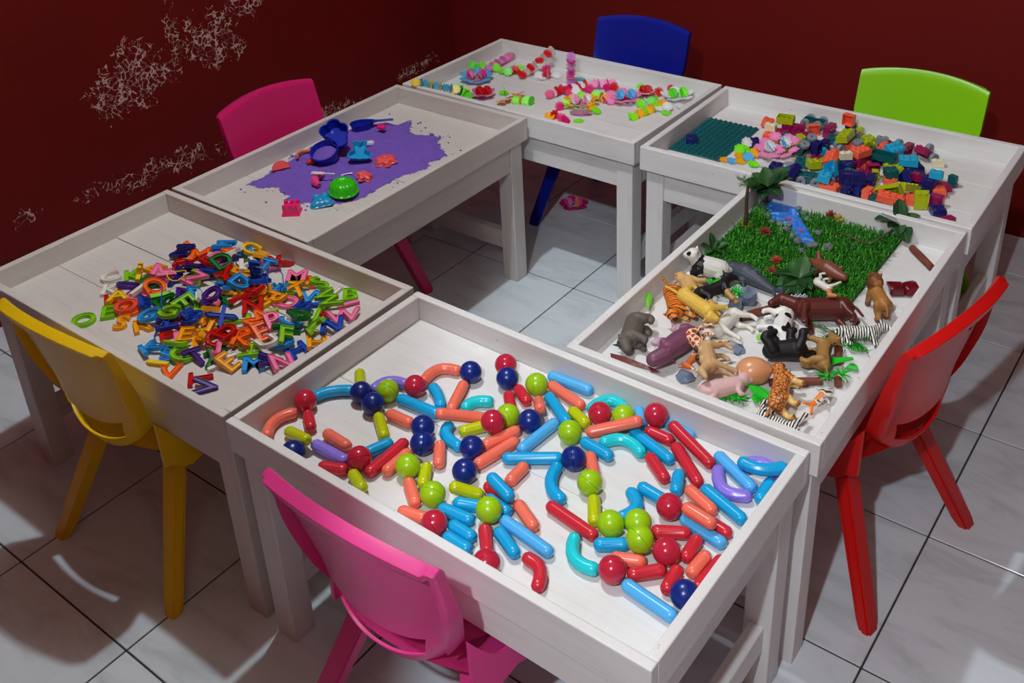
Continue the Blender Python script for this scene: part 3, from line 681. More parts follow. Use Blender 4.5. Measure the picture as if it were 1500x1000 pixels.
# ================================================================ plastic lacing letters
LETTERS = [
 ('O','lime',(-0.5620,-0.8179,0.4897),(0.912,0.000,-0.000,0.410)),
 ('E','lime',(-0.5424,-0.7690,0.4897),(0.902,0.000,0.000,0.432)),
 ('R','amber',(-0.4298,-0.7564,0.4897),(0.859,-0.000,0.000,0.512)),
 ('S','amber',(-0.4809,-0.7757,0.4897),(0.946,0.000,-0.000,0.324)),
 ('L','red',(-0.5807,-0.7354,0.4897),(0.871,0.000,0.000,0.492)),
 ('D','orange',(-0.5060,-0.7323,0.4897),(0.961,-0.000,-0.000,0.277)),
 ('O','coral',(-0.5167,-0.7387,0.4991),(0.913,-0.000,0.000,0.408)),
 ('O','pink',(-0.5481,-0.6922,0.4897),(0.921,0.000,-0.000,0.390)),
 ('C','purple',(-0.5904,-0.6878,0.5013),(0.914,-0.211,0.031,0.345)),
 ('A','yellow',(-0.5711,-0.7225,0.4991),(0.905,-0.000,0.000,0.426)),
 ('K','white',(-0.6212,-0.7072,0.4897),(0.924,0.000,0.000,0.383)),
 ('C','white',(-0.6735,-0.6775,0.4897),(0.822,0.000,-0.000,0.569)),
 ('K','lime',(-0.6309,-0.6417,0.4897),(0.887,-0.000,-0.000,0.461)),
 ('E','amber',(-0.6048,-0.5993,0.4949),(0.992,-0.110,-0.006,0.055)),
 ('F','yellow',(-0.6037,-0.6425,0.5089),(0.704,0.251,-0.595,0.296)),
 ('M','pink',(-0.5706,-0.6050,0.4994),(0.925,-0.071,0.218,0.303)),
 ('I','pink',(-0.5487,-0.6094,0.5027),(0.179,0.805,0.038,0.564)),
 ('I','white',(-0.5532,-0.6823,0.4991),(0.992,0.000,-0.000,0.123)),
 ('Q','orange',(-0.5313,-0.6571,0.4995),(0.968,-0.024,0.197,0.156)),
 ('G','green',(-0.5745,-0.6402,0.4897),(0.878,-0.000,0.000,0.479)),
 ('I','lime',(-0.4951,-0.6639,0.4959),(0.144,0.857,-0.067,0.491)),
 ('A','green',(-0.4719,-0.6798,0.4956),(0.605,0.085,-0.198,0.766)),
 ('B','purple',(-0.4507,-0.6346,0.4960),(0.878,-0.133,0.183,0.422)),
 ('E','blue',(-0.4929,-0.7065,0.4982),(0.810,-0.181,0.301,0.469)),
 ('G','sky',(-0.4366,-0.7375,0.5038),(0.943,0.023,-0.106,0.315)),
 ('G','lime',(-0.4036,-0.7060,0.5080),(0.950,-0.028,-0.029,0.308)),
 ('S','red',(-0.3673,-0.6952,0.4897),(0.967,0.000,-0.000,0.256)),
 ('Q','red',(-0.4067,-0.7135,0.4897),(0.999,-0.000,0.000,-0.050)),
 ('I','amber',(-0.3422,-0.6416,0.5028),(0.069,0.071,-0.283,-0.954)),
 ('F','blue',(-0.3607,-0.6862,0.5089),(0.794,-0.072,-0.168,0.580)),
 ('X','blue',(-0.2860,-0.6544,0.5113),(0.975,-0.033,0.221,0.005)),
 ('A','navy',(-0.5244,-0.5915,0.4897),(0.922,0.000,0.000,0.387)),
 ('U','navy',(-0.5464,-0.5604,0.4961),(0.889,-0.120,-0.059,0.438)),
 ('I','purple',(-0.5167,-0.5507,0.5075),(0.211,0.032,0.177,0.961)),
 ('A','red',(-0.5794,-0.5464,0.4962),(0.828,-0.130,-0.045,0.543)),
 ('N','navy',(-0.6110,-0.5167,0.5016),(0.546,0.010,-0.083,0.834)),
 ('A','orange',(-0.6376,-0.4890,0.4897),(0.923,-0.000,0.000,0.384)),
 ('M','orange',(-0.5666,-0.5006,0.4956),(0.957,0.085,-0.031,0.277)),
 ('I','white',(-0.5221,-0.4840,0.5023),(0.182,0.675,0.210,0.683)),
 ('B','red',(-0.5167,-0.5135,0.5049),(0.919,-0.219,0.245,0.220)),
 ('S','pink',(-0.4929,-0.5080,0.5155),(0.892,0.022,-0.110,0.438)),
 ('Z','pink',(-0.4699,-0.5874,0.5085),(1.000,0.000,0.000,-0.013)),
 ('I','blue',(-0.4651,-0.5465,0.5085),(0.512,0.000,0.000,0.859)),
 ('P','sky',(-0.4259,-0.6184,0.4946),(0.772,0.009,0.308,0.556)),
 ('E','lime',(-0.4167,-0.6579,0.5024),(0.982,0.083,0.162,-0.050)),
 ('I','white',(-0.4040,-0.6262,0.5066),(0.445,0.370,0.115,-0.807)),
 ('J','pink',(-0.3761,-0.6162,0.4968),(0.680,0.039,-0.202,0.704)),
 ('Q','purple',(-0.3772,-0.6149,0.5076),(0.978,0.168,-0.116,0.049)),
 ('M','sky',(-0.5583,-0.4330,0.4946),(0.469,-0.098,0.052,0.876)),
 ('V','orange',(-0.5159,-0.4463,0.4950),(0.901,-0.100,0.047,-0.419)),
 ('I','green',(-0.4510,-0.4420,0.4900),(0.136,-0.694,0.136,0.694)),
 ('H','white',(-0.4268,-0.4669,0.4991),(0.791,-0.000,0.000,0.611)),
 ('P','sky',(-0.4813,-0.4309,0.4951),(0.941,-0.066,0.157,0.292)),
 ('C','yellow',(-0.4780,-0.4173,0.5011),(0.971,-0.086,0.146,0.166)),
 ('E','amber',(-0.4302,-0.4221,0.5025),(0.928,-0.233,0.076,0.282)),
 ('R','amber',(-0.3991,-0.5024,0.5057),(0.588,0.003,0.107,0.802)),
 ('I','white',(-0.4117,-0.4957,0.5162),(0.699,0.277,-0.563,0.344)),
 ('A','white',(-0.4942,-0.4641,0.5061),(0.659,-0.153,-0.170,0.716)),
 ('D','green',(-0.4547,-0.5161,0.5237),(0.746,0.119,0.077,0.650)),
 ('Y','red',(-0.4083,-0.5454,0.5153),(0.837,0.141,-0.163,0.503)),
 ('K','navy',(-0.4210,-0.4598,0.4897),(0.885,-0.000,0.000,0.466)),
 ('T','sky',(-0.3745,-0.4576,0.5053),(0.989,0.127,-0.027,0.063)),
 ('L','pink',(-0.3895,-0.4319,0.4944),(0.781,-0.075,0.119,0.609)),
 ('K','red',(-0.3756,-0.4107,0.4969),(0.756,-0.077,0.125,0.638)),
 ('E','blue',(-0.3596,-0.4945,0.5189),(0.698,0.698,0.114,0.114)),
 ('M','pink',(-0.2875,-0.4398,0.4991),(0.941,0.000,0.000,0.339)),
 ('R','orange',(-0.2571,-0.4331,0.4897),(0.953,0.000,0.000,0.304)),
 ('S','lime',(-0.2245,-0.4285,0.4958),(0.684,-0.012,0.147,0.715)),
 ('W','sky',(-0.1959,-0.4683,0.4897),(0.943,0.000,-0.000,0.334)),
 ('I','white',(-0.1717,-0.4319,0.4897),(0.079,0.000,0.000,-0.997)),
 ('W','lime',(-0.1559,-0.4678,0.4997),(0.980,-0.000,-0.000,-0.197)),
 ('B','lime',(-0.1363,-0.4168,0.4897),(0.931,-0.000,-0.000,0.366)),
 ('I','yellow',(-0.2588,-0.4604,0.4991),(0.511,0.000,-0.000,0.859)),
 ('T','amber',(-0.2334,-0.4822,0.5020),(0.846,0.133,-0.067,0.512)),
 ('L','lime',(-0.2722,-0.4789,0.4897),(0.924,-0.000,0.000,0.382)),
 ('E','sky',(-0.2886,-0.4962,0.4969),(0.620,-0.014,-0.130,0.773)),
 ('D','navy',(-0.3612,-0.4905,0.4897),(0.950,-0.000,0.000,0.314)),
 ('O','blue',(-0.3272,-0.5129,0.5107),(0.690,-0.022,-0.239,-0.683)),
 ('Y','red',(-0.3243,-0.5762,0.5016),(0.233,0.101,0.965,-0.058)),
 ('E','red',(-0.3181,-0.5368,0.5062),(0.740,-0.100,-0.170,0.643)),
 ('N','red',(-0.2802,-0.5755,0.4970),(0.917,0.101,-0.050,0.382)),
 ('D','sky',(-0.3649,-0.5386,0.5074),(0.961,-0.101,0.204,0.155)),
 ('I','lime',(-0.2391,-0.5710,0.4900),(0.154,-0.690,0.154,0.690)),
 ('I','white',(-0.2403,-0.6218,0.4897),(0.165,-0.000,0.000,0.986)),
 ('U','pink',(-0.2334,-0.5179,0.4897),(0.590,-0.000,-0.000,0.807)),
 ('P','pink',(-0.1884,-0.5967,0.5045),(0.830,0.114,0.094,0.538)),
 ('S','blue',(-0.1827,-0.5152,0.4973),(0.688,-0.047,-0.158,0.707)),
 ('I','lime',(-0.1668,-0.5369,0.4897),(0.216,-0.000,0.000,0.976)),
 ('J','lime',(-0.1455,-0.5145,0.4897),(0.961,-0.000,-0.000,0.277)),
 ('W','pink',(-0.0768,-0.4953,0.4991),(0.910,0.000,-0.000,0.415)),
 ('I','pink',(-0.1122,-0.4475,0.4900),(0.178,0.684,-0.178,0.684)),
 ('I','blue',(-0.1652,-0.4830,0.4900),(0.271,-0.653,0.271,0.653)),
 ('I','red',(-0.1125,-0.5018,0.4897),(0.631,-0.000,0.000,0.776)),
 ('A','lime',(-0.1010,-0.5648,0.5023),(0.680,-0.086,-0.288,0.669)),
 ('N','blue',(-0.0660,-0.5397,0.5065),(0.937,0.061,-0.050,0.341)),
 ('N','white',(-0.0634,-0.5103,0.4897),(0.878,0.000,-0.000,0.479)),
 ('C','sky',(-0.1551,-0.5744,0.4998),(0.243,-0.027,0.191,0.951)),
 ('A','white',(-0.1457,-0.5515,0.5002),(0.964,-0.185,0.057,0.183)),
 ('D','green',(-0.1440,-0.5556,0.5120),(0.783,-0.141,0.133,0.591)),
 ('S','white',(-0.1868,-0.5851,0.4897),(0.901,-0.000,-0.000,0.435)),
 ('M','orange',(-0.2241,-0.6093,0.4999),(0.660,0.083,0.001,0.747)),
 ('E','orange',(-0.1829,-0.6340,0.4985),(0.785,0.138,0.118,0.592)),
 ('R','orange',(-0.2130,-0.6464,0.4897),(0.743,-0.000,-0.000,0.670)),
 ('K','orange',(-0.1890,-0.6778,0.5022),(0.948,-0.035,0.066,0.309)),
 ('I','amber',(-0.2044,-0.6889,0.4951),(0.104,0.909,-0.400,-0.046)),
 ('D','red',(-0.2304,-0.6863,0.5114),(0.701,-0.026,-0.083,0.707)),
 ('E','amber',(-0.3101,-0.7326,0.4991),(0.942,0.000,0.000,0.335)),
 ('T','amber',(-0.2903,-0.6814,0.5049),(0.935,0.029,0.222,0.274)),
 ('R','amber',(-0.2731,-0.7231,0.5016),(0.848,0.148,-0.314,0.400)),
 ('J','lime',(-0.2989,-0.7661,0.5026),(0.012,0.719,-0.670,0.185)),
 ('V','pink',(-0.3197,-0.7436,0.4897),(0.966,0.000,0.000,0.259)),
 ('F','red',(-0.3489,-0.7536,0.4897),(0.870,0.000,-0.000,0.493)),
 ('K','sky',(-0.3407,-0.7977,0.4950),(0.797,-0.061,-0.071,0.597)),
 ('S','sky',(-0.2949,-0.7930,0.4897),(0.910,-0.000,-0.000,0.415)),
 ('C','lime',(-0.2643,-0.7801,0.4958),(0.803,-0.031,0.108,0.585)),
 ('T','purple',(-0.2287,-0.7678,0.4970),(0.731,0.028,0.172,0.660)),
 ('J','pink',(-0.2050,-0.7334,0.5082),(0.892,-0.161,0.148,0.394)),
 ('I','green',(-0.2187,-0.7287,0.4897),(0.175,0.000,0.000,0.985)),
 ('Y','green',(-0.1984,-0.7515,0.4941),(0.955,0.022,0.180,0.236)),
 ('I','white',(-0.1738,-0.7541,0.4900),(0.069,0.704,-0.069,0.704)),
 ('I','white',(-0.1800,-0.7322,0.4955),(0.108,0.251,0.059,0.960)),
 ('E','amber',(-0.1579,-0.7433,0.4984),(0.652,0.125,0.141,0.735)),
 ('I','yellow',(-0.2863,-0.8216,0.4900),(0.385,0.593,-0.385,0.593)),
 ('V','orange',(-0.2375,-0.8269,0.4897),(0.923,-0.000,-0.000,0.384)),
 ('T','red',(-0.1700,-0.8029,0.4897),(0.343,-0.000,-0.000,0.939)),
 ('V','purple',(-0.1366,-0.8165,0.4930),(0.433,0.159,-0.008,0.887)),
 ('M','sky',(-0.1185,-0.7098,0.4897),(0.922,0.000,0.000,0.388)),
 ('V','purple',(-0.0924,-0.6870,0.4961),(0.335,0.056,0.121,0.933)),
 ('N','pink',(-0.0643,-0.6812,0.4987),(0.828,-0.011,0.145,0.541)),
 ('H','lime',(-0.1609,-0.6834,0.4897),(0.371,-0.000,-0.000,0.929)),
 ('U','white',(-0.1387,-0.6547,0.5037),(0.796,-0.076,-0.057,0.598)),
 ('F','lime',(-0.1108,-0.6262,0.5135),(0.907,0.015,0.190,0.375)),
 ('Q','red',(-0.2475,-0.7046,0.4952),(0.993,0.010,0.108,-0.049)),
 ('H','amber',(-0.0580,-0.5921,0.4953),(0.910,-0.073,0.062,0.403)),
 ('H','blue',(-0.0785,-0.6290,0.4897),(0.800,0.000,-0.000,0.600)),
 ('U','sky',(-0.1178,-0.6331,0.4965),(0.655,-0.101,-0.047,0.747)),
 ('K','green',(-0.1424,-0.6002,0.4996),(0.975,-0.193,-0.001,-0.113)),
 ('R','green',(-0.3625,-0.5937,0.4897),(0.879,0.000,-0.000,0.476)),
 ('M','amber',(-0.2838,-0.5413,0.4897),(1.000,0.000,-0.000,-0.031)),
 ('P','amber',(-0.2638,-0.5278,0.4991),(0.758,0.000,0.000,-0.653)),
 ('A','navy',(-0.4259,-0.5047,0.4897),(0.823,0.000,0.000,-0.568)),
 ('M','amber',(-0.4325,-0.5222,0.4991),(0.440,0.000,-0.000,-0.898)),
 ('P','blue',(-0.5512,-0.4720,0.4897),(0.882,0.000,-0.000,-0.472)),
 ('K','lime',(-0.3785,-0.6451,0.4897),(0.728,-0.000,0.000,0.686)),
 ('X','amber',(-0.2935,-0.6796,0.4897),(1.000,0.000,0.000,0.021)),
 ('M','amber',(-0.3297,-0.6674,0.4964),(0.016,0.144,-0.001,-0.989)),
 ('S','green',(-0.4404,-0.6644,0.4897),(0.872,-0.000,0.000,0.489)),
 ('B','blue',(-0.3437,-0.6845,0.5033),(0.986,0.014,-0.125,0.111)),
 ('X','navy',(-0.4910,-0.5571,0.4897),(0.175,0.000,0.000,0.985)),
 ('H','blue',(-0.3813,-0.7279,0.4991),(0.309,-0.000,0.000,0.951)),
 ('L','lime',(-0.2734,-0.6224,0.4897),(0.437,0.000,-0.000,0.900)),
 ('X','pink',(-0.4710,-0.5049,0.5009),(0.926,-0.077,-0.214,-0.302)),
 ('K','amber',(-0.3641,-0.5697,0.4970),(0.739,-0.115,-0.130,-0.651)),
 ('N','lime',(-0.4859,-0.5721,0.4991),(0.610,0.000,0.000,0.792)),
 ('D','amber',(-0.3138,-0.5276,0.4985),(0.627,0.172,-0.096,-0.754)),
 ('M','sky',(-0.3876,-0.5539,0.5004),(0.978,-0.180,-0.041,-0.094)),
 ('Z','navy',(-0.4772,-0.4827,0.5030),(0.822,-0.011,-0.214,-0.527)),
]

LET = {k: plastic('letter plastic ' + k, c, 0.38, 0.05) for k, c in {
    'red': (206, 16, 14), 'blue': (20, 76, 190), 'lime': (140, 208, 16), 'pink': (252, 128, 176), 'amber': (252, 176, 16), 'yellow': (250, 206, 40),
    'sky': (44, 160, 232), 'purple': (76, 36, 140), 'green': (10, 118, 44), 'orange': (255, 112, 22), 'white': (238, 232, 222), 'navy': (22, 34, 130), 'coral': (246, 92, 60)}.items()}
def letter_mesh(ch):
    """Fat capital with a raised rim round a sunken face, centred on its box."""
    cu = bpy.data.curves.new('letter', 'FONT'); cu.body = ch; cu.size = 0.067; cu.align_x = 'CENTER'
    cu.extrude = 0.0046; cu.offset = 0.0016; cu.resolution_u = 5
    o = bpy.data.objects.new('letter', cu); COL.objects.link(o)
    me = bpy.data.meshes.new_from_object(o.evaluated_get(bpy.context.evaluated_depsgraph_get()))
    bpy.data.objects.remove(o); bpy.data.curves.remove(cu)
    bm = bmesh.new(); bm.from_mesh(me); bpy.data.meshes.remove(me)
    bmesh.ops.remove_doubles(bm, verts=bm.verts[:], dist=0.00003)
    c = Vector([(min(v.co[k] for v in bm.verts) + max(v.co[k] for v in bm.verts)) / 2 for k in range(3)])
    for v in bm.verts: v.co -= c
    bm.normal_update()
    for sgn in (1, -1):
        top = [f for f in bm.faces if f.normal.z * sgn > 0.98]
        bmesh.ops.inset_region(bm, faces=top, thickness=0.0004, depth=0.0, use_even_offset=False)
        for v in {v for f in top for v in f.verts}: v.co.z += sgn * 0.0004
        if sgn > 0:
            bmesh.ops.inset_region(bm, faces=top, thickness=0.0012 if ch in 'MWNKXZ' else 0.0017, depth=0.0, use_even_offset=False)
            bmesh.ops.inset_region(bm, faces=top, thickness=0.0003, depth=0.0, use_even_offset=False)
            for v in {v for f in top for v in f.verts}: v.co.z -= 0.0026
    return mesh_from(bm, 'letter_' + ch, 30)
LMESH = {}; items = []
LNAME = {'sky': 'light blue', 'amber': 'golden', 'blue': 'mid blue', 'navy': 'dark blue', 'green': 'dark green'}
for ch, col, p, q in LETTERS:
    if ch not in LMESH: LMESH[ch] = letter_mesh(ch)
    o = shared('toy_letter', LMESH[ch], LET[col], p, Quaternion(q))
    nm = LNAME.get(col, col)
    items.append((o, nm + ' letter ' + ch, nm + ' ' + ch))
for it in items: it[0]['group'] = 'plastic letters heaped in the left tray'
label_all(items, 'heap', 'letter')
# lacing strings left among the letters
def lace(label, pts, mat, r=0.0014, close=False):
    bm = bmesh.new(); bm_tube(bm, pts, r, 7, close=close); tag(link('lace', mesh_from(bm, 'lace', True), mat), label, 'lace', 'laces among the plastic letters')
def on_heap(u, v, z):
    d = CF + (u - PX) / FOCAL * CR - (v - PY) / FOCAL * CU
    return CAM + d * ((TF['letter'] + z - CAM.z) / d.z)
c = on_heap(259, 402, 0.046)
lace('thin yellow lace curled in a loop on top of the letters', [c + Vector((0.021 * math.cos(a), 0.021 * math.sin(a), 0.004 * math.sin(2 * a))) for a in [2 * PI * k / 22 for k in range(22)]], LET['yellow'], 0.0014, True)
lace('dark blue lace looped high over the back right of the heap', [on_heap(u, v, z) for u, v, z in ((393, 425, 0.03), (391, 405, 0.045), (397, 394, 0.055), (408, 393, 0.056), (414, 402, 0.05), (415, 416, 0.04), (410, 426, 0.03))], LET['blue'])
lace('blue lace trailing from the heap onto the bare tray', [on_heap(u, v, z) for u, v, z in ((238, 420, 0.045), (236, 440, 0.04), (238, 458, 0.026), (240, 470, 0.016), (232, 480, 0.008), (226, 492, 0.006), (229, 502, 0.006), (244, 506, 0.008))], LET['blue'])
# ================================================================ toy bricks
BRICKS = [
 ('2x3','olive',(0.3104,0.9039,0.5311),(0.000,0.997,0.082,0.000)),
 ('2x2','coral',(0.2519,0.9148,0.5028),(0.990,0.010,0.106,0.092)),
 ('2x3','coral',(0.3016,0.8346,0.4991),(0.996,-0.000,0.000,0.093)),
 ('2x3','magenta',(0.3110,0.8705,0.4991),(0.997,-0.000,0.000,0.072)),
 ('2x4','magenta',(0.3341,0.9068,0.5040),(0.704,0.704,0.066,0.066)),
 ('2x2','teal',(0.3422,0.8308,0.5040),(0.085,0.702,-0.085,0.702)),
 ('2x3','magenta',(0.3784,0.8837,0.4991),(0.972,0.000,-0.000,0.236)),
 ('2x2','coral',(0.3828,0.9329,0.5040),(0.675,-0.675,-0.211,0.211)),
 ('car','teal',(0.3637,0.9865,0.5011),(0.000,-1.000,-0.001,0.000)),
 ('2x2','navy',(0.2742,0.7724,0.4991),(0.960,0.000,0.000,0.279)),
 ('car','teal',(0.4226,0.7766,0.5240),(0.657,-0.359,-0.434,0.501)),
 ('slope','cyan',(0.4206,0.8710,0.4991),(0.825,0.000,0.000,0.565)),
 ('2x3','magenta',(0.4236,0.9526,0.5040),(0.514,0.514,0.486,0.486)),
 ('2x2','navy',(0.4862,0.9426,0.5262),(0.706,0.039,0.706,-0.039)),
 ('2x2','teal',(0.4527,0.9085,0.4991),(0.983,0.000,-0.000,0.185)),
 ('wheel','gray',(0.4513,0.9537,0.4940),(0.562,-0.562,0.429,-0.429)),
 ('wheel','gray',(0.4934,0.8559,0.5010),(0.834,0.000,0.000,0.552)),
 ('2x3','coral',(0.5142,0.7303,0.5291),(0.677,-0.081,-0.323,0.656)),
 ('2x3','teal',(0.5287,0.7364,0.5132),(0.679,-0.081,-0.323,0.654)),
 ('1x2','cream',(0.5514,0.7345,0.5435),(0.949,-0.000,-0.000,0.316)),
 ('2x2','cyan',(0.4611,0.8050,0.4991),(0.924,-0.000,0.000,-0.383)),
 ('2x2','navy',(0.3932,0.6579,0.4991),(0.998,0.000,0.000,0.069)),
 ('2x2','cyan',(0.4335,0.6561,0.4991),(0.000,0.833,0.554,-0.000)),
 ('2x2','teal',(0.4396,0.7162,0.4991),(0.993,0.000,-0.000,0.118)),
 ('2x2','olive',(0.4856,0.6817,0.5240),(0.935,-0.066,0.007,0.349)),
 ('1x2','cream',(0.4883,0.6994,0.4991),(0.999,-0.000,-0.000,0.052)),
 ('car','teal',(0.4920,0.6450,0.5011),(0.992,-0.000,0.000,0.124)),
 ('2x2','magenta',(0.4649,0.7572,0.4991),(0.999,-0.000,0.000,0.053)),
 ('2x4','navy',(0.6072,0.6319,0.5360),(0.698,0.698,0.112,0.112)),
 ('2x3','cyan',(0.5336,0.6815,0.5183),(0.086,0.529,0.767,0.354)),
 ('2x3','coral',(0.5564,0.6237,0.4991),(0.999,-0.000,-0.000,-0.038)),
 ('2x3','navy',(0.6054,0.6158,0.5040),(0.515,0.515,0.484,0.484)),
 ('1x2','cream',(0.2886,0.8517,0.5213),(1.000,0.000,0.000,-0.000)),
 ('2x3','navy',(0.6329,0.6944,0.5040),(0.460,0.460,0.537,0.537)),
 ('1x2','olive',(0.6313,0.7367,0.5040),(0.380,-0.596,0.380,0.596)),
 ('2x2','magenta',(0.6032,0.7352,0.4991),(0.999,-0.000,0.000,0.033)),
 ('2x2','magenta',(0.6139,0.7699,0.5040),(0.672,-0.672,-0.220,0.220)),
 ('2x4','teal',(0.6213,0.8275,0.5213),(0.000,-1.000,0.030,-0.000)),
 ('2x3','olive',(0.6544,0.8105,0.4991),(0.961,0.000,0.000,0.275)),
 ('1x2','magenta',(0.7312,0.7521,0.5204),(0.417,-0.109,0.060,0.900)),
 ('2x3','cyan',(0.6839,0.8321,0.5213),(0.984,0.000,0.000,0.176)),
 ('2x3','navy',(0.6965,0.8397,0.4991),(0.936,0.000,0.000,0.353)),
 ('2x2','teal',(0.6692,0.7427,0.5213),(0.953,-0.000,0.000,0.304)),
 ('2x2','navy',(0.7046,0.7436,0.5104),(0.549,-0.035,0.706,0.446)),
 ('2x2','coral',(0.6705,0.7381,0.4991),(0.977,-0.000,-0.000,0.215)),
 ('1x2','cream',(0.6515,0.7639,0.4960),(0.691,-0.691,-0.148,0.148)),
 ('2x3','magenta',(0.6480,0.9320,0.5040),(0.550,0.550,0.444,0.444)),
 ('wheel','gray',(0.6712,0.9383,0.5010),(0.702,-0.000,-0.000,0.713)),
 ('wheel','gray',(0.6782,0.8964,0.5010),(0.834,-0.000,-0.000,0.552)),
 ('wheel','gray',(0.6146,0.9709,0.5010),(0.845,0.000,0.000,0.535)),
 ('2x3','magenta',(0.6962,0.9270,0.5113),(0.791,-0.174,0.263,0.524)),
 ('wheel','gray',(0.6937,0.9828,0.5010),(0.834,0.000,-0.000,0.552)),
 ('wheel','gray',(0.7226,0.9275,0.5010),(0.878,0.000,0.000,0.478)),
 ('wheel','gray',(0.6301,0.9455,0.5010),(0.525,-0.473,0.525,0.473)),
 ('wheel','gray',(0.6172,0.9134,0.5010),(0.994,0.000,0.000,0.107)),
 ('1x2','cream',(0.7402,0.9053,0.4991),(0.963,0.000,-0.000,0.271)),
 ('2x3','coral',(0.5120,0.8911,0.4991),(1.000,-0.000,0.000,-0.006)),
 ('1x2','olive',(0.5549,0.9092,0.5082),(0.881,0.048,0.355,0.308)),
 ('1x2','gray',(0.5830,0.9237,0.5213),(0.995,0.000,0.000,0.099)),
 ('slope','teal',(0.5003,0.9275,0.4991),(1.000,0.000,0.000,-0.002)),
 ('2x2','olive',(0.4869,0.9956,0.4991),(1.000,-0.000,-0.000,-0.008)),
 ('1x2','cream',(0.4863,0.9614,0.4991),(0.905,-0.000,0.000,0.426)),
 ('2x2','olive',(0.5357,0.9549,0.4991),(0.949,0.000,-0.000,-0.316)),
 ('wheel','gray',(0.5118,0.9603,0.5010),(0.318,0.631,0.318,-0.631)),
 ('2x3','coral',(0.5758,0.7753,0.5435),(0.836,0.000,0.000,0.548)),
 ('2x2','cyan',(0.5408,0.8564,0.4991),(0.982,0.000,-0.000,0.191)),
 ('2x4','olive',(0.7009,0.6403,0.5193),(0.754,-0.619,-0.153,-0.157)),
 ('2x4','olive',(0.7285,0.6942,0.5137),(0.798,-0.214,0.078,0.558)),
 ('2x4','coral',(0.7143,0.6080,0.5181),(0.988,0.012,0.090,0.128)),
 ('2x3','coral',(0.7386,0.6618,0.4991),(0.991,0.000,-0.000,0.130)),
 ('slope','olive',(0.7771,0.6469,0.5144),(0.736,0.264,0.447,-0.434)),
 ('2x3','navy',(0.6307,0.6355,0.5040),(0.533,0.533,0.464,0.464)),
 ('2x2','coral',(0.6522,0.6287,0.5040),(0.705,0.048,0.705,-0.048)),
 ('2x2','teal',(0.6798,0.6120,0.4991),(1.000,0.000,-0.000,-0.005)),
 ('2x2','navy',(0.7064,0.7751,0.5040),(0.310,-0.635,-0.310,-0.635)),
 ('2x2','coral',(0.7563,0.8088,0.4991),(0.998,0.000,0.000,0.064)),
 ('2x2','navy',(0.7383,0.7764,0.5040),(0.673,0.218,-0.673,0.218)),
 ('2x2','navy',(0.7541,0.7430,0.4991),(0.951,0.000,-0.000,0.310)),
 ('2x2','navy',(0.7676,0.7453,0.5213),(0.999,0.000,0.000,-0.051)),
 ('2x2','magenta',(0.8051,0.6817,0.5040),(0.707,0.707,-0.011,-0.011)),
 ('2x2','coral',(0.7918,0.7442,0.4991),(0.981,0.000,0.000,0.196)),
 ('1x2','teal',(0.8054,0.8099,0.5040),(0.696,0.124,0.696,-0.124)),
 ('1x2','cyan',(0.7799,0.7439,0.5435),(1.000,0.000,-0.000,0.014)),
 ('1x2','magenta',(0.7964,0.7842,0.4960),(0.654,0.654,-0.268,-0.268)),
 ('2x2','navy',(0.8208,0.6401,0.4991),(0.957,0.000,0.000,0.291)),
 ('1x2','magenta',(0.8538,0.6119,0.4960),(0.614,0.614,0.351,0.351)),
 ('1x2','cream',(0.7133,0.6212,0.4960),(0.707,0.707,0.012,0.012)),
 ('1x2','cream',(0.6520,0.8810,0.4991),(0.999,0.000,0.000,0.044)),
 ('wheel','gray',(0.5464,0.6520,0.5023),(0.689,0.125,0.696,0.160)),
 ('wheel','gray',(0.4769,0.8806,0.5010),(0.848,0.000,-0.000,0.530)),
 ('wheel','gray',(0.5296,0.8886,0.5162),(0.653,-0.653,0.272,-0.272)),
 ('2x2','cyan',(0.5395,0.6232,0.5239),(0.993,-0.007,0.086,0.083)),
 ('2x3','magenta',(0.5940,0.9384,0.4991),(0.817,0.000,0.000,0.576)),
 ('2x4','olive',(0.3767,0.7949,0.4991),(0.868,0.000,0.000,0.497)),
 ('2x2','coral',(0.5640,0.7431,0.4991),(0.917,0.000,-0.000,0.399)),
 ('2x2','coral',(0.4976,0.7731,0.5040),(0.699,-0.107,0.699,0.107)),
 ('2x2','navy',(0.5721,0.8812,0.4991),(0.999,-0.000,-0.000,0.049)),
 ('2x2','navy',(0.4550,0.7772,0.5262),(0.707,-0.014,-0.707,-0.014)),
 ('2x2','magenta',(0.5704,0.6751,0.4991),(0.964,0.000,0.000,0.267)),
 ('2x4','teal',(0.5945,0.6812,0.5182),(0.774,0.023,0.324,0.543)),
 ('2x3','magenta',(0.5314,0.8151,0.4991),(0.990,0.000,0.000,0.144)),
 ('2x3','navy',(0.4067,0.6169,0.4991),(0.984,0.000,0.000,0.176)),
 ('2x4','olive',(0.4937,0.8845,0.5289),(0.692,-0.093,-0.095,0.709)),
 ('2x3','coral',(0.5846,0.7821,0.4991),(0.950,0.000,0.000,0.312)),
 ('2x2','navy',(0.5638,0.7226,0.5213),(0.997,-0.000,0.000,-0.073)),
 ('2x3','coral',(0.6089,0.8870,0.5109),(0.952,0.016,0.300,-0.049)),
 ('2x2','navy',(0.4512,0.8459,0.5040),(0.524,0.524,0.475,0.475)),
 ('2x3','cyan',(0.6330,0.8748,0.5266),(0.831,0.167,0.105,0.520)),
 ('2x2','coral',(0.4830,0.9315,0.5582),(0.547,-0.448,0.547,0.448)),
 ('2x4','magenta',(0.5719,0.7823,0.5213),(0.733,0.000,0.000,0.680)),
 ('2x4','navy',(0.4523,0.6111,0.5154),(0.714,-0.160,-0.337,0.593)),
 ('2x2','olive',(0.4953,0.7283,0.5075),(0.873,0.036,0.481,-0.065)),
 ('2x2','olive',(0.3847,0.8430,0.5040),(0.675,0.675,-0.212,-0.212)),
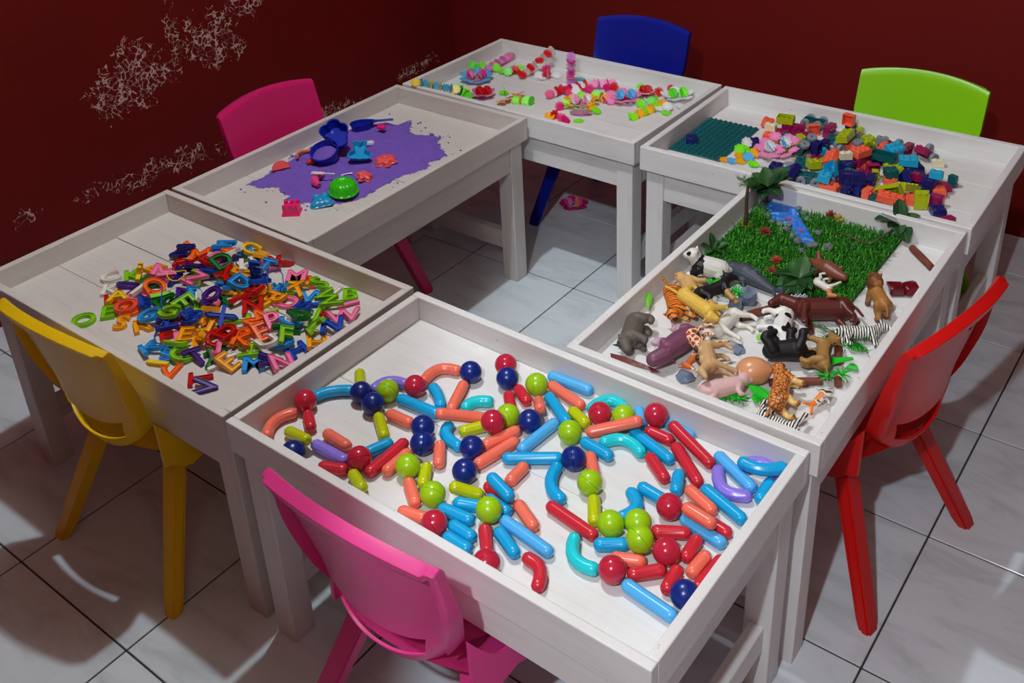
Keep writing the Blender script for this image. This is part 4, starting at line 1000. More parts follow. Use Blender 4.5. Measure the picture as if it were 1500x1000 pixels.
 ('2x3','navy',(0.5939,0.8474,0.4991),(1.000,0.000,-0.000,0.001)),
]

BRK = {k: plastic('brick plastic ' + k, c, 0.32, 0.04) for k, c in {
    'navy': (26, 30, 104), 'teal': (8, 92, 96), 'coral': (255, 108, 74), 'olive': (176, 190, 14), 'magenta': (156, 14, 84), 'cyan': (36, 176, 222), 'gray': (136, 142, 154), 'cream': (240, 232, 196)}.items()}
BP, BH = 0.016, 0.0192
def stud(bm, x, y, z, r=0.0047, h=0.0034):
    bm_lathe(bm, [(0, z + h), (r * 0.9, z + h), (r, z + h * 0.8), (r, z)][::-1], 10, Matrix.Translation((x, y, 0)))
def brick_mesh(n, m):
    """Hollow brick with studs on top, n by m studs, centred on its box."""
    bm = bmesh.new(); a, b, h, t = n * BP / 2 - 0.0002, m * BP / 2 - 0.0002, BH / 2, 0.0015
    bm_box(bm, (-a, -b, h - t), (a, b, h), None, 0.0006)
    bm_box(bm, (-a, -b, -h), (a, -b + t, h - t)); bm_box(bm, (-a, b - t, -h), (a, b, h - t))
    bm_box(bm, (-a, -b + t, -h), (-a + t, b - t, h - t)); bm_box(bm, (a - t, -b + t, -h), (a, b - t, h - t))
    for i in range(n):
        for j in range(m): stud(bm, (i - (n - 1) / 2) * BP, (j - (m - 1) / 2) * BP, h)
    if n > 2:
        for i in range(n - 1): bm_lathe(bm, [(0.0042, -h + 0.001), (0.0042, h - t)], 8, Matrix.Translation(((i - (n - 2) / 2) * BP, 0, 0)))
    return mesh_from(bm, 'brick', 40)
def slope_mesh():
    bm = bmesh.new(); a, b, h = 0.024, 0.016, BH / 2
    bm_prism(bm, [(-a, -h), (a, -h), (a, -h + 0.004), (-a + BP, h), (-a, h)], -b, b, Matrix.Rotation(PI/2, 4, 'X'))
    for j in (-0.5, 0.5): stud(bm, -a + BP / 2, j * BP, h)
    bmesh.ops.recalc_face_normals(bm, faces=bm.faces[:]); return mesh_from(bm, 'slope_brick', 40)
def wheel_mesh():
    bm = bmesh.new()
    prof = [(0.0035, -0.004), (0.008, -0.004), (0.0085, -0.006), (0.0125, -0.006), (0.0135, -0.0045), (0.0135, 0.0045), (0.0125, 0.006), (0.0085, 0.006), (0.008, 0.004), (0.0035, 0.004), (0.0035, -0.004)]
    bm_lathe(bm, prof, 18, Matrix.Rotation(PI/2, 4, 'X')); bmesh.ops.recalc_face_normals(bm, faces=bm.faces[:]); return mesh_from(bm, 'wheel', 40)
DIMS = {'2x2': (2, 2), '2x3': (3, 2), '2x4': (4, 2), '2x6': (6, 2), '1x2': (2, 1)}
BMESH = {k: brick_mesh(*v) for k, v in DIMS.items()}; BMESH['slope'] = slope_mesh(); BMESH['wheel'] = wheel_mesh()
CHASSIS = brick_mesh(4, 2); BNAME = {'cyan': 'sky blue', 'olive': 'yellow green', 'gray': 'grey', 'teal': 'dark teal'}
items = []
for kind, col, p, q in BRICKS:
    q = Quaternion(q); nm = BNAME.get(col, col)
    if kind == 'car':
        o = empty('toy_car_base', p); o.rotation_mode = 'QUATERNION'; o.rotation_quaternion = q
        shared('chassis', CHASSIS, BRK[col], (0, 0, 0.0), None, o)
        for x in (-0.019, 0.019):
            for y in (-0.0215, 0.0215):
                shared('wheel', BMESH['wheel'], BRK['gray'], (x, y, -0.003), None, o)
        items.append((o, nm + ' car base with grey wheels', 'car base')); continue
    o = shared({'wheel': 'toy_wheel', 'slope': 'slope_brick'}.get(kind, 'toy_brick'), BMESH[kind], BRK[col], p, q)  # the wheel kind is a loose grey toy wheel
    kd = {'wheel': 'toy wheel', 'slope': 'sloping brick', '2x2': 'square brick', '2x3': 'short brick', '2x4': 'brick', '2x6': 'long brick', '1x2': 'small brick'}[kind]
    items.append((o, nm + ' ' + kd, nm + ' ' + ('wheel' if kind == 'wheel' else 'brick')))
for it in items: it[0]['group'] = 'bricks heaped in the back right tray'
label_all(items, 'pile', 'brick')
# the studded base plate at the left end of the brick tray
bm = bmesh.new(); zb = TF['brick'] + 0.0006
bm_box(bm, (-0.080, -0.128, 0), (0.080, 0.128, 0.0035), None, 0.0008)
for i in range(10):
    for j in range(16): stud(bm, (i - 4.5) * BP, (j - 7.5) * BP, 0.0035, 0.0050, 0.0046)
o = link('base_plate', mesh_from(bm, 'base_plate', 40), BRK['teal'], None, (0.161, 0.757, zb), (0, 0, 0.01))
tag(o, 'dark teal studded base plate lying at the left end of the brick tray', 'base plate')
o = shared('toy_brick', BMESH['2x2'], BRK['navy'], (0.119, 0.697, zb + 0.0035 + BH / 2 + 0.0002), Euler((0, 0, 0.5)))
tag(o, 'navy blue square brick standing alone on the teal base plate', 'brick', 'bricks heaped in the back right tray')
# ================================================================ purple sand and its moulds
def at(u, v, z):
    """Point on the horizontal plane at height z seen at (u, v) in the survey of the photograph."""
    d = CF + (u - PX) / FOCAL * CR - (v - PY) / FOCAL * CU
    return CAM + d * ((z - CAM.z) / d.z)
def in_poly(p, poly):
    c = False; x, y = p; j = len(poly) - 1
    for i in range(len(poly)):
        xi, yi = poly[i]; xj, yj = poly[j]
        if (yi > y) != (yj > y) and x < (xj - xi) * (y - yi) / (yj - yi) + xi: c = not c
        j = i
    return c
def edge_dist(p, poly):
    best = 9; x, y = p; j = len(poly) - 1
    for i in range(len(poly)):
        ax, ay = poly[j]; bx, by = poly[i]; dx, dy = bx - ax, by - ay
        t = max(0, min(1, ((x - ax) * dx + (y - ay) * dy) / (dx * dx + dy * dy + 1e-12)))
        best = min(best, (x - ax - t * dx) ** 2 + (y - ay - t * dy) ** 2); j = i
    return best ** 0.5
from mathutils import noise as mnoise
ZS = TF['sand']
def sc(x, y, z=0.0):                                  # close-up of the sand tray
    return at(350 + x / 4.2857, 160 + y / 4.2857, ZS + z)
SAND = [sc(*p)[:2] for p in ((50,475),(170,420),(200,390),(330,320),(350,300),(450,240),(540,210),(640,165),(690,130),(800,100),(930,85),(1000,100),(1060,75),(1080,95),(1070,140),(1110,160),(1180,165),(1270,175),(1250,210),(1270,250),(1310,295),(1230,325),(1190,340),(1210,360),(1100,400),(1000,430),(950,460),(880,490),(800,545),(740,570),(640,590),(560,600),(470,590),(380,590),(290,570),(320,545),(280,535),(250,495),(200,490),(150,500),(100,485))]
def sand_h(x, y):
    d = edge_dist((x, y), SAND)
    d = d if in_poly((x, y), SAND) else -d
    n1 = mnoise.noise(Vector((x * 55, y * 55, 3))); n2 = mnoise.noise(Vector((x * 170, y * 170, 7)))
    d += 0.006 * n1 + 0.004 * n2
    return min(0.011, d * 0.42) * (1 + 0.35 * n1) + (0.0016 * n2 if d > 0.004 else 0), d
bm = bmesh.new(); step = 0.0055; g = {}
x0, x1 = min(p[0] for p in SAND) - 0.015, max(p[0] for p in SAND) + 0.015; y0, y1 = min(p[1] for p in SAND) - 0.015, max(p[1] for p in SAND) + 0.015
x0 = max(x0, -0.826); x1 = min(x1, -0.346)
for i in range(int((x1 - x0) / step) + 1):
    for j in range(int((y1 - y0) / step) + 1):
        x, y = x0 + i * step, y0 + j * step
        h, d = sand_h(x, y)
        if d > -0.004: g[i, j] = bm.verts.new((x, y, ZS + max(0.0003, h)))
for (i, j) in list(g):
    q = [g.get(k) for k in ((i, j), (i + 1, j), (i + 1, j + 1), (i, j + 1))]
    if all(q): bm.faces.new(q)
rnd = random.Random(8)
for k in range(150):                                   # crumbs thrown round the pile
    a = rnd.choice(SAND); x, y = a[0] + rnd.gauss(0, 0.03), a[1] + rnd.gauss(0, 0.03)
    if not (-0.82 < x < -0.352 and -0.335 < y < 0.475): continue
    r = rnd.uniform(0.0012, 0.0036) * (2.0 if k < 12 else 1)
    bm_ball(bm, (x, y, ZS + r * 0.35), (r * 1.3, r, r * 0.6), None, 6, 4)
bmesh.ops.recalc_face_normals(bm, faces=bm.faces[:])
t = NT('purple sand'); nz = t.noise(t.mapped(), 320, 3); n2 = t.noise(t.mapped(), 18, 4)
t.set(Base_Color=t.mix(n2, t.ramp(nz, [(0.3, srgb(98, 66, 168)), (0.7, srgb(138, 104, 208))]), srgb(120, 86, 190)), Roughness=0.9).bump(nz, 0.7, 0.002)
M_SAND = t.m
tag(link('purple_sand', mesh_from(bm, 'purple_sand', True), M_SAND), 'purple play sand spread over the tray behind the letters', 'sand', kind='stuff')
def sand_z(p): return ZS + max(0.0, sand_h(p[0], p[1])[0])

TOY = {k: plastic('sand toy ' + k, c, 0.3, 0.04) for k, c in {'blue': (14, 40, 176), 'cyan': (34, 160, 214), 'red': (232, 62, 62), 'coral': (250, 96, 96), 'green': (52, 204, 16),
    'hot pink': (246, 36, 124), 'pink': (240, 70, 142), 'orange': (255, 128, 62), 'white': (232, 232, 240), 'tomato': (226, 40, 44), 'black': (30, 26, 40)}.items()}
def put(o, p, rot=(0, 0, 0), dz=0.0, base=None, k=1.0):
    """Rest object o (all its meshes) at p so that its lowest point touches the given height."""
    o.location = (p[0], p[1], 0); o.rotation_euler = rot; o.scale = (k, k, k)
    M = Euler(rot).to_matrix()
    low = 9
    for ob in [o] + list(o.children):
        if ob.type != 'MESH': continue
        L_ = ob.matrix_local if ob is not o else Matrix.Identity(4)
        low = min(low, min((M @ (L_ @ v.co)).z * k for v in ob.data.vertices))
    o.location.z = (sand_z(p) if base is None else base) - low + dz
    return o
def outline_mould(name, pts, h, wall, mat, label, p, rot, dome=0.0, bosses=(), size=1.0):
    """Shallow sand mould: flared outline wall, raised floor and a rim lip."""
    bm = bmesh.new(); n = len(pts)
    c = Vector((sum(a for a, _ in pts) / n, sum(b for _, b in pts) / n))
    def ring(s, z): return [bm.verts.new((c.x + (x - c.x) * s, c.y + (y - c.y) * s, z)) for x, y in pts]
    prof = [(1.10, 0.0), (1.10, 0.002), (1.0, 0.003), (0.96, h * 0.8), (0.88, h), (0.6, h + dome * 0.7), (0.3, h + dome), (0.02, h + dome * 1.05)]
    rings = [ring(*q) for q in prof] 
    for A, B in zip(rings, rings[1:]):
        for k in range(n): bm.faces.new((A[k], A[(k + 1) % n], B[(k + 1) % n], B[k]))
    bm.faces.new(rings[-1])
    for (x, y, r, z) in bosses: bm_ball(bm, (x, y, z), (r, r, r * 0.6), None, 12, 8)
    bmesh.ops.recalc_face_normals(bm, faces=bm.faces[:])
    o = link(name, mesh_from(bm, name, 40), mat); tag(o, label, 'sand mould'); return put(o, p, rot, 0, None, size)
def lobes(n, r, amp, N=60, ph=0.0, sharp=1.0): return [((r + amp * abs(math.cos(n * (2*PI*k/N) / 2 + ph)) ** sharp) * math.cos(2*PI*k/N), (r + amp * abs(math.cos(n * (2*PI*k/N) / 2 + ph)) ** sharp) * math.sin(2*PI*k/N)) for k in range(N)]
def union_circles(cs, N=72):
    """Outline (star-shaped round the origin) of a union of circles (x, y, r)."""
    out = []
    for k in range(N):
        a = 2*PI*k/N; d = (math.cos(a), math.sin(a)); best = 0.004
        for x, y, r in cs:
            b = x * d[0] + y * d[1]; q = b * b - (x * x + y * y - r * r)
            if q > 0: best = max(best, b + q ** 0.5)
        out.append((best * d[0], best * d[1]))
    return out
# big blue bucket lying tipped, with a lobed back and sand in its bowl
def tray_cup(cs, h, wall, mat, name):
    pts = union_circles(cs); bm = bmesh.new(); n = len(pts)
    def ring(s, z): return [bm.verts.new((x * s, y * s, z)) for x, y in pts]
    rings = [ring(0.02, 0), ring(0.80, 0), ring(0.86, 0.003), ring(0.98, h), ring(1.06, h), ring(1.06, h - 0.002), ring(1.0, h - 0.002), ring(0.91, 0.003), ring(0.85, -0.0015), ring(0.02, -0.0015)][::-1]
    for A, B in zip(rings, rings[1:]):
        for k in range(n): bm.faces.new((A[k], A[(k + 1) % n], B[(k + 1) % n], B[k]))
    bmesh.ops.recalc_face_normals(bm, faces=bm.faces[:]); return mesh_from(bm, name, 40)
p = sc(590, 330)
bk = tag(empty('sand_bucket', (p[0], p[1], sand_z(p) + 0.012), (R(20), R(-8), R(40))), 'big dark blue mould with round bowl of sand and lobed top', 'sand mould')
bk.scale = (1.28,) * 3
link('bowl', tray_cup([(0, 0, 0.030), (0.004, 0.004, 0.028)], 0.026, 0.002, TOY['blue'], 'bowl'), TOY['blue'], bk, (-0.012, -0.010, 0))
bm = bmesh.new(); bm_lathe(bm, [(0.0275, 0.012), (0.022, 0.016), (0.012, 0.019), (0.0005, 0.0195)], 22)
link('sand_fill', mesh_from(bm, 'sand_fill', True), M_SAND, bk, (-0.012, -0.010, 0))
link('lobed_top', tray_cup([(0, 0.012, 0.018), (-0.017, 0.018, 0.015), (0.016, 0.014, 0.016), (0, 0.028, 0.016), (0.012, -0.010, 0.018)], 0.022, 0.002, TOY['blue'], 'lobed_top'), TOY['blue'], bk, (0.012, 0.034, 0.006), (R(14), 0, 0))
# blue scoop
p = sc(770, 145)
scp = tag(empty('sand_scoop', (p[0], p[1], sand_z(p) + 0.002), (0, R(-3), R(52))), 'dark blue scoop with a long handle lying in the purple sand', 'scoop')
link('scoop_bowl', tray_cup([(0, 0, 0.024), (0.016, 0, 0.019), (-0.008, 0, 0.023), (0.030, 0, 0.012)], 0.019, 0.002, TOY['blue'], 'scoop_bowl'), TOY['blue'], scp)
bm = bmesh.new(); bm_tube(bm, [(0.038, 0, 0.016), (0.055, 0, 0.014), (0.080, 0, 0.011), (0.100, 0, 0.009)], [0.009, 0.006, 0.0055, 0.007], 8, squash=0.5, up=(0, 0, 1))
link('handle', mesh_from(bm, 'handle', 40), TOY['blue'], scp)
bm = bmesh.new(); bm_box(bm, (-0.008, -0.006, 0), (0.008, 0.006, 0.006), None, 0.002, 2)
put(tag(link('pink_block', mesh_from(bm, 'pink_block', 40), TOY['hot pink']), 'small hot pink block lying across the blue scoop handle', 'toy'), sc(900, 165), (0.1, 0.1, 0.3), 0.0, ZS + 0.022, 1.6)
bm = bmesh.new(); bm_prism(bm, [(-0.016, -0.009), (0.014, -0.011), (0.018, -0.008), (0.018, 0.009), (0.014, 0.011), (-0.016, 0.007)], 0, 0.008)
bmesh.ops.bevel(bm, geom=bm.edges[:], offset=0.0012, segments=2, affect='EDGES')
put(tag(link('scraper', mesh_from(bm, 'scraper', 40), TOY['white']), 'white plastic scraper lying on the purple sand', 'scraper'), sc(812, 246), (0, 0.1, R(58)))
# bear shaped cutter, hollow
o = link('bear_mould', tray_cup([(0, -0.014, 0.017), (0, 0.008, 0.014), (-0.009, 0.022, 0.0065), (0.009, 0.022, 0.0065), (-0.013, -0.018, 0.012), (0.013, -0.018, 0.012)], 0.011, 0.002, TOY['cyan'], 'bear_mould'), TOY['cyan'])
put(tag(o, 'light blue hollow bear mould leaning by the blue bucket', 'sand mould'), sc(765, 330), (R(16), R(6), R(44)), 0.004, None, 1.3)
outline_mould('flower_mould', lobes(6, 0.016, 0.007, 72), 0.010, 0.002, TOY['coral'], 'coral red flower mould with a round centre', sc(925, 360), (0.06, -0.05, 0.4), 0.002, [(0, 0, 0.007, 0.012)], 1.35)
outline_mould('star_mould', lobes(5, 0.014, 0.010, 70, 0, 1.6), 0.011, 0.002, TOY['coral'], 'coral pink frog mould propped behind the green mould', sc(790, 465), (0.25, 0.2, 1.2), 0.003, [(0.007, 0.004, 0.004, 0.013), (-0.006, 0.004, 0.004, 0.013)])
# green fluted jelly mould
bm = bmesh.new(); N = 72; prof = [(0.034, 0.0), (0.034, 0.002), (0.031, 0.004), (0.030, 0.012), (0.027, 0.020), (0.021, 0.025), (0.013, 0.026), (0.009, 0.023), (0.0005, 0.022)]
rings = []
for k_, (r, z) in enumerate(prof):
    am = 0.0 if k_ < 2 else 0.09
    rings.append([bm.verts.new((r * (1 + am * abs(math.sin(7 * 2*PI*k/N)) - am / 2) * math.cos(2*PI*k/N), r * (1 + am * abs(math.sin(7 * 2*PI*k/N)) - am / 2) * math.sin(2*PI*k/N), z)) for k in range(N)])
for A, B in zip(rings, rings[1:]):
    for k in range(N): bm.faces.new((A[k], A[(k+1) % N], B[(k+1) % N], B[k]))
bm.faces.new(rings[-1]); bmesh.ops.recalc_face_normals(bm, faces=bm.faces[:])
put(tag(link('jelly_mould', mesh_from(bm, 'jelly_mould', 40), TOY['green']), 'bright green fluted jelly mould upside down', 'sand mould'), sc(662, 545), (0.05, 0.08, 0), 0, None, 1.2)
outline_mould('bunny_mould', union_circles([(0, 0, 0.017), (-0.010, 0.020, 0.0095), (0.010, 0.020, 0.0095), (-0.014, -0.006, 0.011), (0.014, -0.006, 0.011)]), 0.010, 0.002, TOY['cyan'], 'light blue bunny mould in front of the sand', sc(520, 600), (0.08, -0.1, R(50)), 0.004, [(-0.010, 0.022, 0.007, 0.010), (0.010, 0.022, 0.007, 0.010), (0, -0.002, 0.008, 0.012)], 1.15)
# pink castle: square tower with battlements
bm = bmesh.new(); bm_prism(bm, [(-0.017, -0.015), (0.017, -0.015), (0.017, 0.015), (-0.017, 0.015)], 0, 0.003)
bm_prism(bm, [(-0.0145, -0.0125), (0.0145, -0.0125), (0.0145, 0.0125), (-0.0145, 0.0125)], 0.003, 0.016)
for x in (-0.011, 0, 0.011):
    for y in (-0.010, 0.010): bm_box(bm, (x - 0.0035, y - 0.003, 0.016), (x + 0.0035, y + 0.003, 0.021))
put(tag(link('castle_mould', mesh_from(bm, 'castle_mould'), TOY['hot pink']), 'hot pink square castle mould at the near end of the sand', 'sand mould'), sc(335, 650), (0, 0, R(38)), 0, None, 1.4)
bm = bmesh.new(); bm_prism(bm, [(0.019 * math.cos(PI * k / 14), 0.019 * math.sin(PI * k / 14)) for k in range(15)], 0, 0.007); bmesh.ops.bevel(bm, geom=bm.edges[:], offset=0.0012, segments=1, affect='EDGES')
put(tag(link('melon_slice', mesh_from(bm, 'melon_slice', 40), TOY['tomato']), 'red half round slice on the left of the sand', 'toy'), sc(270, 400), (R(50), 0, R(60)), 0, None, 1.4)
bm = bmesh.new(); bm_tube(bm, [(0.030 * math.cos(a), 0.030 * math.sin(a), 0.006) for a in [0.3 + 2.5 * k / 14 for k in range(15)]], 0.0032, 8, squash=1.3, up=(0, 0, 1))
put(tag(link('orange_handle', mesh_from(bm, 'orange_handle', 50), TOY['orange']), 'curved orange handle lying beside the blue bucket', 'handle'), sc(455, 330), (0, 0.15, R(90)), 0, None, 1.3)
bm = bmesh.new(); bm_tube(bm, [(0, 0, 0.008), (0.010, 0.004, 0.012), (0.022, 0.001, 0.010)], [0.005, 0.009, 0.006], 10)
put(tag(link('red_toy', mesh_from(bm, 'red_toy', 50), TOY['tomato']), 'small dark red toy between the orange handle and blue bucket', 'toy'), sc(432, 372), (0, 0, 0.9))
bm = bmesh.new(); bm_tube(bm, [(0.000, 0.034, 0.010), (-0.002, 0.020, 0.012), (0.000, 0.004, 0.013), (0.012, -0.012, 0.012), (0.028, -0.020, 0.009)], [0.008, 0.0105, 0.0115, 0.0115, 0.007], 12)
bm_ball(bm, (0.0, 0.036, 0.012), 0.010)
put(tag(link('pink_mould', mesh_from(bm, 'pink_mould', 50), TOY['pink']), 'pink curved toy lying under the white fork', 'toy'), sc(478, 490), (0, 0, R(15)))
bm = bmesh.new()
for k in range(4): bm_tube(bm, [(0.014, (k - 1.5) * 0.0035, 0), (0.024, (k - 1.5) * 0.0042, 0.001), (0.033, (k - 1.5) * 0.0042, 0.0)], [0.0014, 0.0013, 0.0009], 6)
bm_prism(bm, [(0.016, -0.007), (0.016, 0.007), (0.0, 0.006), (-0.006, 0.002), (-0.030, 0.003), (-0.032, 0), (-0.030, -0.003), (-0.006, -0.002), (0.0, -0.006)], -0.0013, 0.0013)
put(tag(link('toy_fork', mesh_from(bm, 'toy_fork', 40), TOY['white']), 'white toy fork lying over the pink toy', 'fork'), sc(540, 476), (0, -0.12, R(220)), 0.018)
bm = bmesh.new(); bm_tube(bm, [(-0.016, 0, 0), (0.0, 0.001, 0.001), (0.016, 0, 0)], [0.003, 0.0022, 0.0035], 8, squash=0.6, up=(0, 0, 1))
put(tag(link('white_stick', mesh_from(bm, 'white_stick', 50), TOY['white']), 'short white stick on the sand in front of the bucket', 'stick'), sc(680, 436), (0, 0, R(58)))
# ================================================================ snap-together flower discs
FL = {k: plastic('flower disc ' + k, c, 0.35, 0.03) for k, c in {'lime': (134, 250, 30), 'green': (80, 228, 24), 'pink': (250, 142, 196), 'hot': (236, 60, 150), 'magenta': (226, 20, 112), 'red': (216, 14, 26),
    'white': (238, 238, 240), 'blue': (92, 188, 240), 'teal': (48, 156, 184), 'yellow': (250, 206, 30), 'amber': (252, 178, 20), 'lilac': (206, 120, 206), 'mauve': (204, 128, 164), 'coral': (250, 136, 130)}.items()}
FNAME = {'hot': 'hot pink', 'blue': 'light blue'}
def disc_mesh(n=8, r=0.0165):
    bm = bmesh.new(); pts = []
    for k in range(n):
        a = 2 * PI * k / n
        for da, rr in ((-0.43, 0.50), (-0.36, 0.88), (-0.2, 1.0), (-0.06, 0.98), (-0.035, 0.5), (0.035, 0.5), (0.06, 0.98), (0.2, 1.0), (0.36, 0.88), (0.43, 0.50)):
            w = 2 * PI / n / 0.9
            pts.append((r * rr * math.cos(a + da * w), r * rr * math.sin(a + da * w)))
    bm_prism(bm, pts, -0.0009, 0.0009)
    return mesh_from(bm, 'disc')
DISC = disc_mesh(); BIGDISC = disc_mesh(8, 0.022)
ZF_ = TF['flower']; rf = random.Random(12)
def disc(parent, col, loc, rot, me=None): return shared('disc', me or DISC, FL[col], loc, Euler(rot) if not isinstance(rot, Quaternion) else rot, parent)
FGRP = 'flower discs in the far corner tray'
def ring_flower(label, p, Rr, outer, inner, n=10, tilt=(0, 0, 0), base=None, lift=0.30):
    """A big flower: a ring of overlapping discs with a knot of upright discs in the middle."""
    t = tag(empty('toy_flower', p, tilt), label, 'flower', FGRP)
    for k in range(n):
        a = 2 * PI * k / n; c = outer[k % len(outer)]
        disc(t, c, (Rr * math.cos(a), Rr * math.sin(a), 0.010 + 0.005 * (k % 2)), Euler((0, -lift, a)).to_quaternion())
    if base: disc(t, base, (0, 0, 0.003), (0, 0, 0), BIGDISC)
    for s in (-1, 1):                                   # two tufts of upright discs crossing one another
        for k in range(3):
            a = PI * k / 3 + 0.3
            c = Vector((s * Rr * 0.36 + 0.002 * math.cos(k), s * Rr * 0.30 + 0.002 * math.sin(k), 0.021))
            disc(t, inner[(k + (s > 0)) % len(inner)], c, Euler((R(66), 0, a)).to_quaternion())
    return t
def chain(label, p0, p1, cols, upright=True, sp=0.012, name='disc_chain', base=None):
    """Discs threaded edge to edge, alternately standing and lying, from p0 to p1."""
    p0, p1 = Vector(p0), Vector(p1); d = p1 - p0; n = max(2, int(round(d.length / (sp * 1.4))) + 1)
    t = tag(empty(name, p0), label, 'flower', FGRP); hd = math.atan2(d.y, d.x); pit = -math.atan2(d.z, Vector((d.x, d.y)).length)
    q0 = Euler((0, pit, hd)).to_quaternion()
    for k in range(n):
        nrm = (d.normalized() if k % 2 else Vector((0.45, -0.55, 0.70)) - 0.6 * d.normalized() * d.normalized().dot(Vector((0.45, -0.55, 0.70))))   # neighbours stand across one another
        nrm += Vector((rf.uniform(-.25, .25), rf.uniform(-.25, .25), rf.uniform(-.15, .15)))
        q = nrm.to_track_quat('Z', 'Y') @ Euler((0, 0, rf.uniform(0, 1))).to_quaternion()
        if not upright: q = q0 @ Euler((rf.uniform(-.35, .35), R(22) + rf.uniform(-.2, .2), rf.uniform(0, 1))).to_quaternion()
        disc(t, cols[k % len(cols)], d * (k / (n - 1)), q)
    return t
def loose(label, pcs):
    """Discs interlocked into a small clump: (colour, point, tilt, heading)."""
    p0 = Vector(pcs[0][1]); t = tag(empty('disc_clump', p0), label, 'flower', FGRP)
    for c, p, tl, hd in pcs: disc(t, c, Vector(p) - p0, Euler((0, tl, hd)).to_quaternion())
    return t
def F3(x, y, z=0.016): return at(600 + x / 6.818, 60 + y / 6.818, ZF_ + z)
def F4(x, y, z=0.016): return at(780 + x / 6.0, 80 + y / 6.0, ZF_ + z)
chain('light teal and yellow chain of discs propped on the left rim', F3(60, 415, 0.066), F3(560, 500, 0.018), ['yellow', 'teal', 'teal', 'yellow', 'teal'], True, 0.0125)
ring_flower('big light blue flower with a pink middle', F3(665, 385, 0.003), 0.043, ['blue'], ['pink', 'hot'], 9, (0.05, 0.05, 0), 'mauve')
loose('lime green discs standing behind the blue flower', [('green', F3(630, 240, 0.02), 1.0, R(-45)), ('lime', F3(740, 245, 0.018), 0.8, R(-30)), ('green', F3(690, 260, 0.014), 0.4, 0)])
chain('pale pink and lilac chain reaching the back corner', F3(790, 270, 0.017), F3(1010, 145, 0.017), ['lilac', 'pink', 'pink', 'mauve', 'pink'], True, 0.012)
loose('lime green clump between the blue flower and the red chain', [('lime', F3(865, 265, 0.017), 0.9, R(-40)), ('lime', F3(930, 300, 0.010), 0.2, 0), ('green', F3(985, 305, 0.016), 0.8, R(-60)), ('lime', F3(1110, 275, 0.014), 0.6, R(-40))])
loose('single red disc beside the lime clump', [('red', F3(1050, 285, 0.017), 0.9, R(-45)), ('red', F3(1062, 292, 0.014), 0.3, 0)])
chain('red and white chain leaning up against the back rim', F3(1125, 335, 0.016), F3(1420, 92, 0.068), ['red', 'white'], True, 0.0145)
loose('magenta discs standing with a yellow edge', [('magenta', F3(1365, 280, 0.040), 1.5, R(-45)), ('magenta', F3(1368, 330, 0.018), 1.5, R(-45)), ('amber', F3(1375, 315, 0.026), 1.55, R(45))])
loose('white discs flanking the magenta standing discs', [('white', F3(1290, 345, 0.014), 1.0, R(-40)), ('white', F3(1470, 345, 0.010), 0.5, R(-40)), ('white', F3(1320, 365, 0.008), 0.2, 0)])
ring_flower('pink flower with big red petals in the middle', F3(735, 555, 0.002), 0.026, ['pink', 'mauve'], ['red'], 6, (0, 0, 0), 'lilac')
chain('lime green discs beside the end of the teal chain', F3(480, 470, 0.022), F3(590, 550, 0.012), ['green', 'lime', 'green', 'lime'], True, 0.010)
loose('lime disc lying flat with an upright one through it', [('lime', F3(940, 515, 0.006), 0.1, 0), ('green', F3(945, 495, 0.016), 1.5, R(40))])
chain('yellow coral and pink chain in front of the flat lime disc', F3(915, 610, 0.010), F3(1100, 520, 0.014), ['amber', 'coral', 'yellow', 'pink'], False, 0.012)
chain('lime green pair at the front of the corner tray', F3(1060, 590, 0.010), F3(1215, 600, 0.014), ['lime', 'yellow', 'lime', 'green'], True, 0.013)
chain('upright lilac tower of stacked discs', F4(335, 240, 0.010), F4(335, 240, 0.010) + Vector((0.002, 0.003, 0.088)), ['lilac', 'mauve', 'hot'], True, 0.011)
chain('magenta white and red chain at the foot of the lilac tower', F4(150, 345, 0.016), F4(285, 290, 0.018), ['magenta', 'white', 'red'], True, 0.012)
chain('red and white row behind the yellow dome', F4(300, 310, 0.020), F4(460, 260, 0.018), ['red', 'magenta', 'white', 'red', 'white'], True, 0.012)
loose('magenta clump behind the yellow dome', [('magenta', F4(500, 300, 0.022), 0.9, R(-45)), ('magenta', F4(470, 320, 0.014), 0.4, 0), ('magenta', F4(330, 335, 0.014), 0.7, R(-50)), ('white', F4(385, 320, 0.020), 0.8, R(-45)), ('teal', F4(430, 235, 0.012), 0.7, R(-45))])
chain('pink and lilac arch near the back rim', F4(540, 255, 0.020), F4(700, 250, 0.022), ['pink', 'lilac', 'pink', 'magenta', 'pink'], True, 0.012)
loose('red disc standing at the end of the pink arch', [('red', F4(715, 285, 0.018), 1.1, R(-45)), ('magenta', F4(660, 290, 0.014), 0.6, R(-30))])
ring_flower('yellow dome flower with a pale pink top', F4(425, 440, 0.006), 0.040, ['yellow', 'amber', 'yellow', 'lime'], ['pink', 'white'], 9, (0.05, 0.0, 0), 'mauve', 0.5)
loose('lime discs on the left edge of the yellow dome', [('lime', F4(285, 430, 0.016), 0.7, R(-60)), ('white', F4(290, 390, 0.018), 0.5, 0), ('magenta', F4(240, 455, 0.012), 1.2, R(-45))])
loose('lime disc tucked under the right of the yellow dome', [('lime', F4(560, 490, 0.010), 0.4, 0), ('amber', F4(520, 455, 0.014), 0.7, R(-40))])
loose('mauve discs lying under the yellow dome', [('mauve', F4(430, 515, 0.005), 0.15, 0), ('mauve', F4(370, 510, 0.006), 0.2, 1), ('mauve', F4(480, 512, 0.006), 0.2, 2)])
chain('yellow lime and coral chain right of the yellow dome', F4(560, 350, 0.022), F4(640, 385, 0.014), ['lime', 'yellow', 'amber', 'red'], True, 0.010)
ring_flower('pink flower with light blue petals standing in it', F4(815, 400, 0.004), 0.038, ['pink'], ['blue'], 8, (0.04, 0.04, 0), 'red')
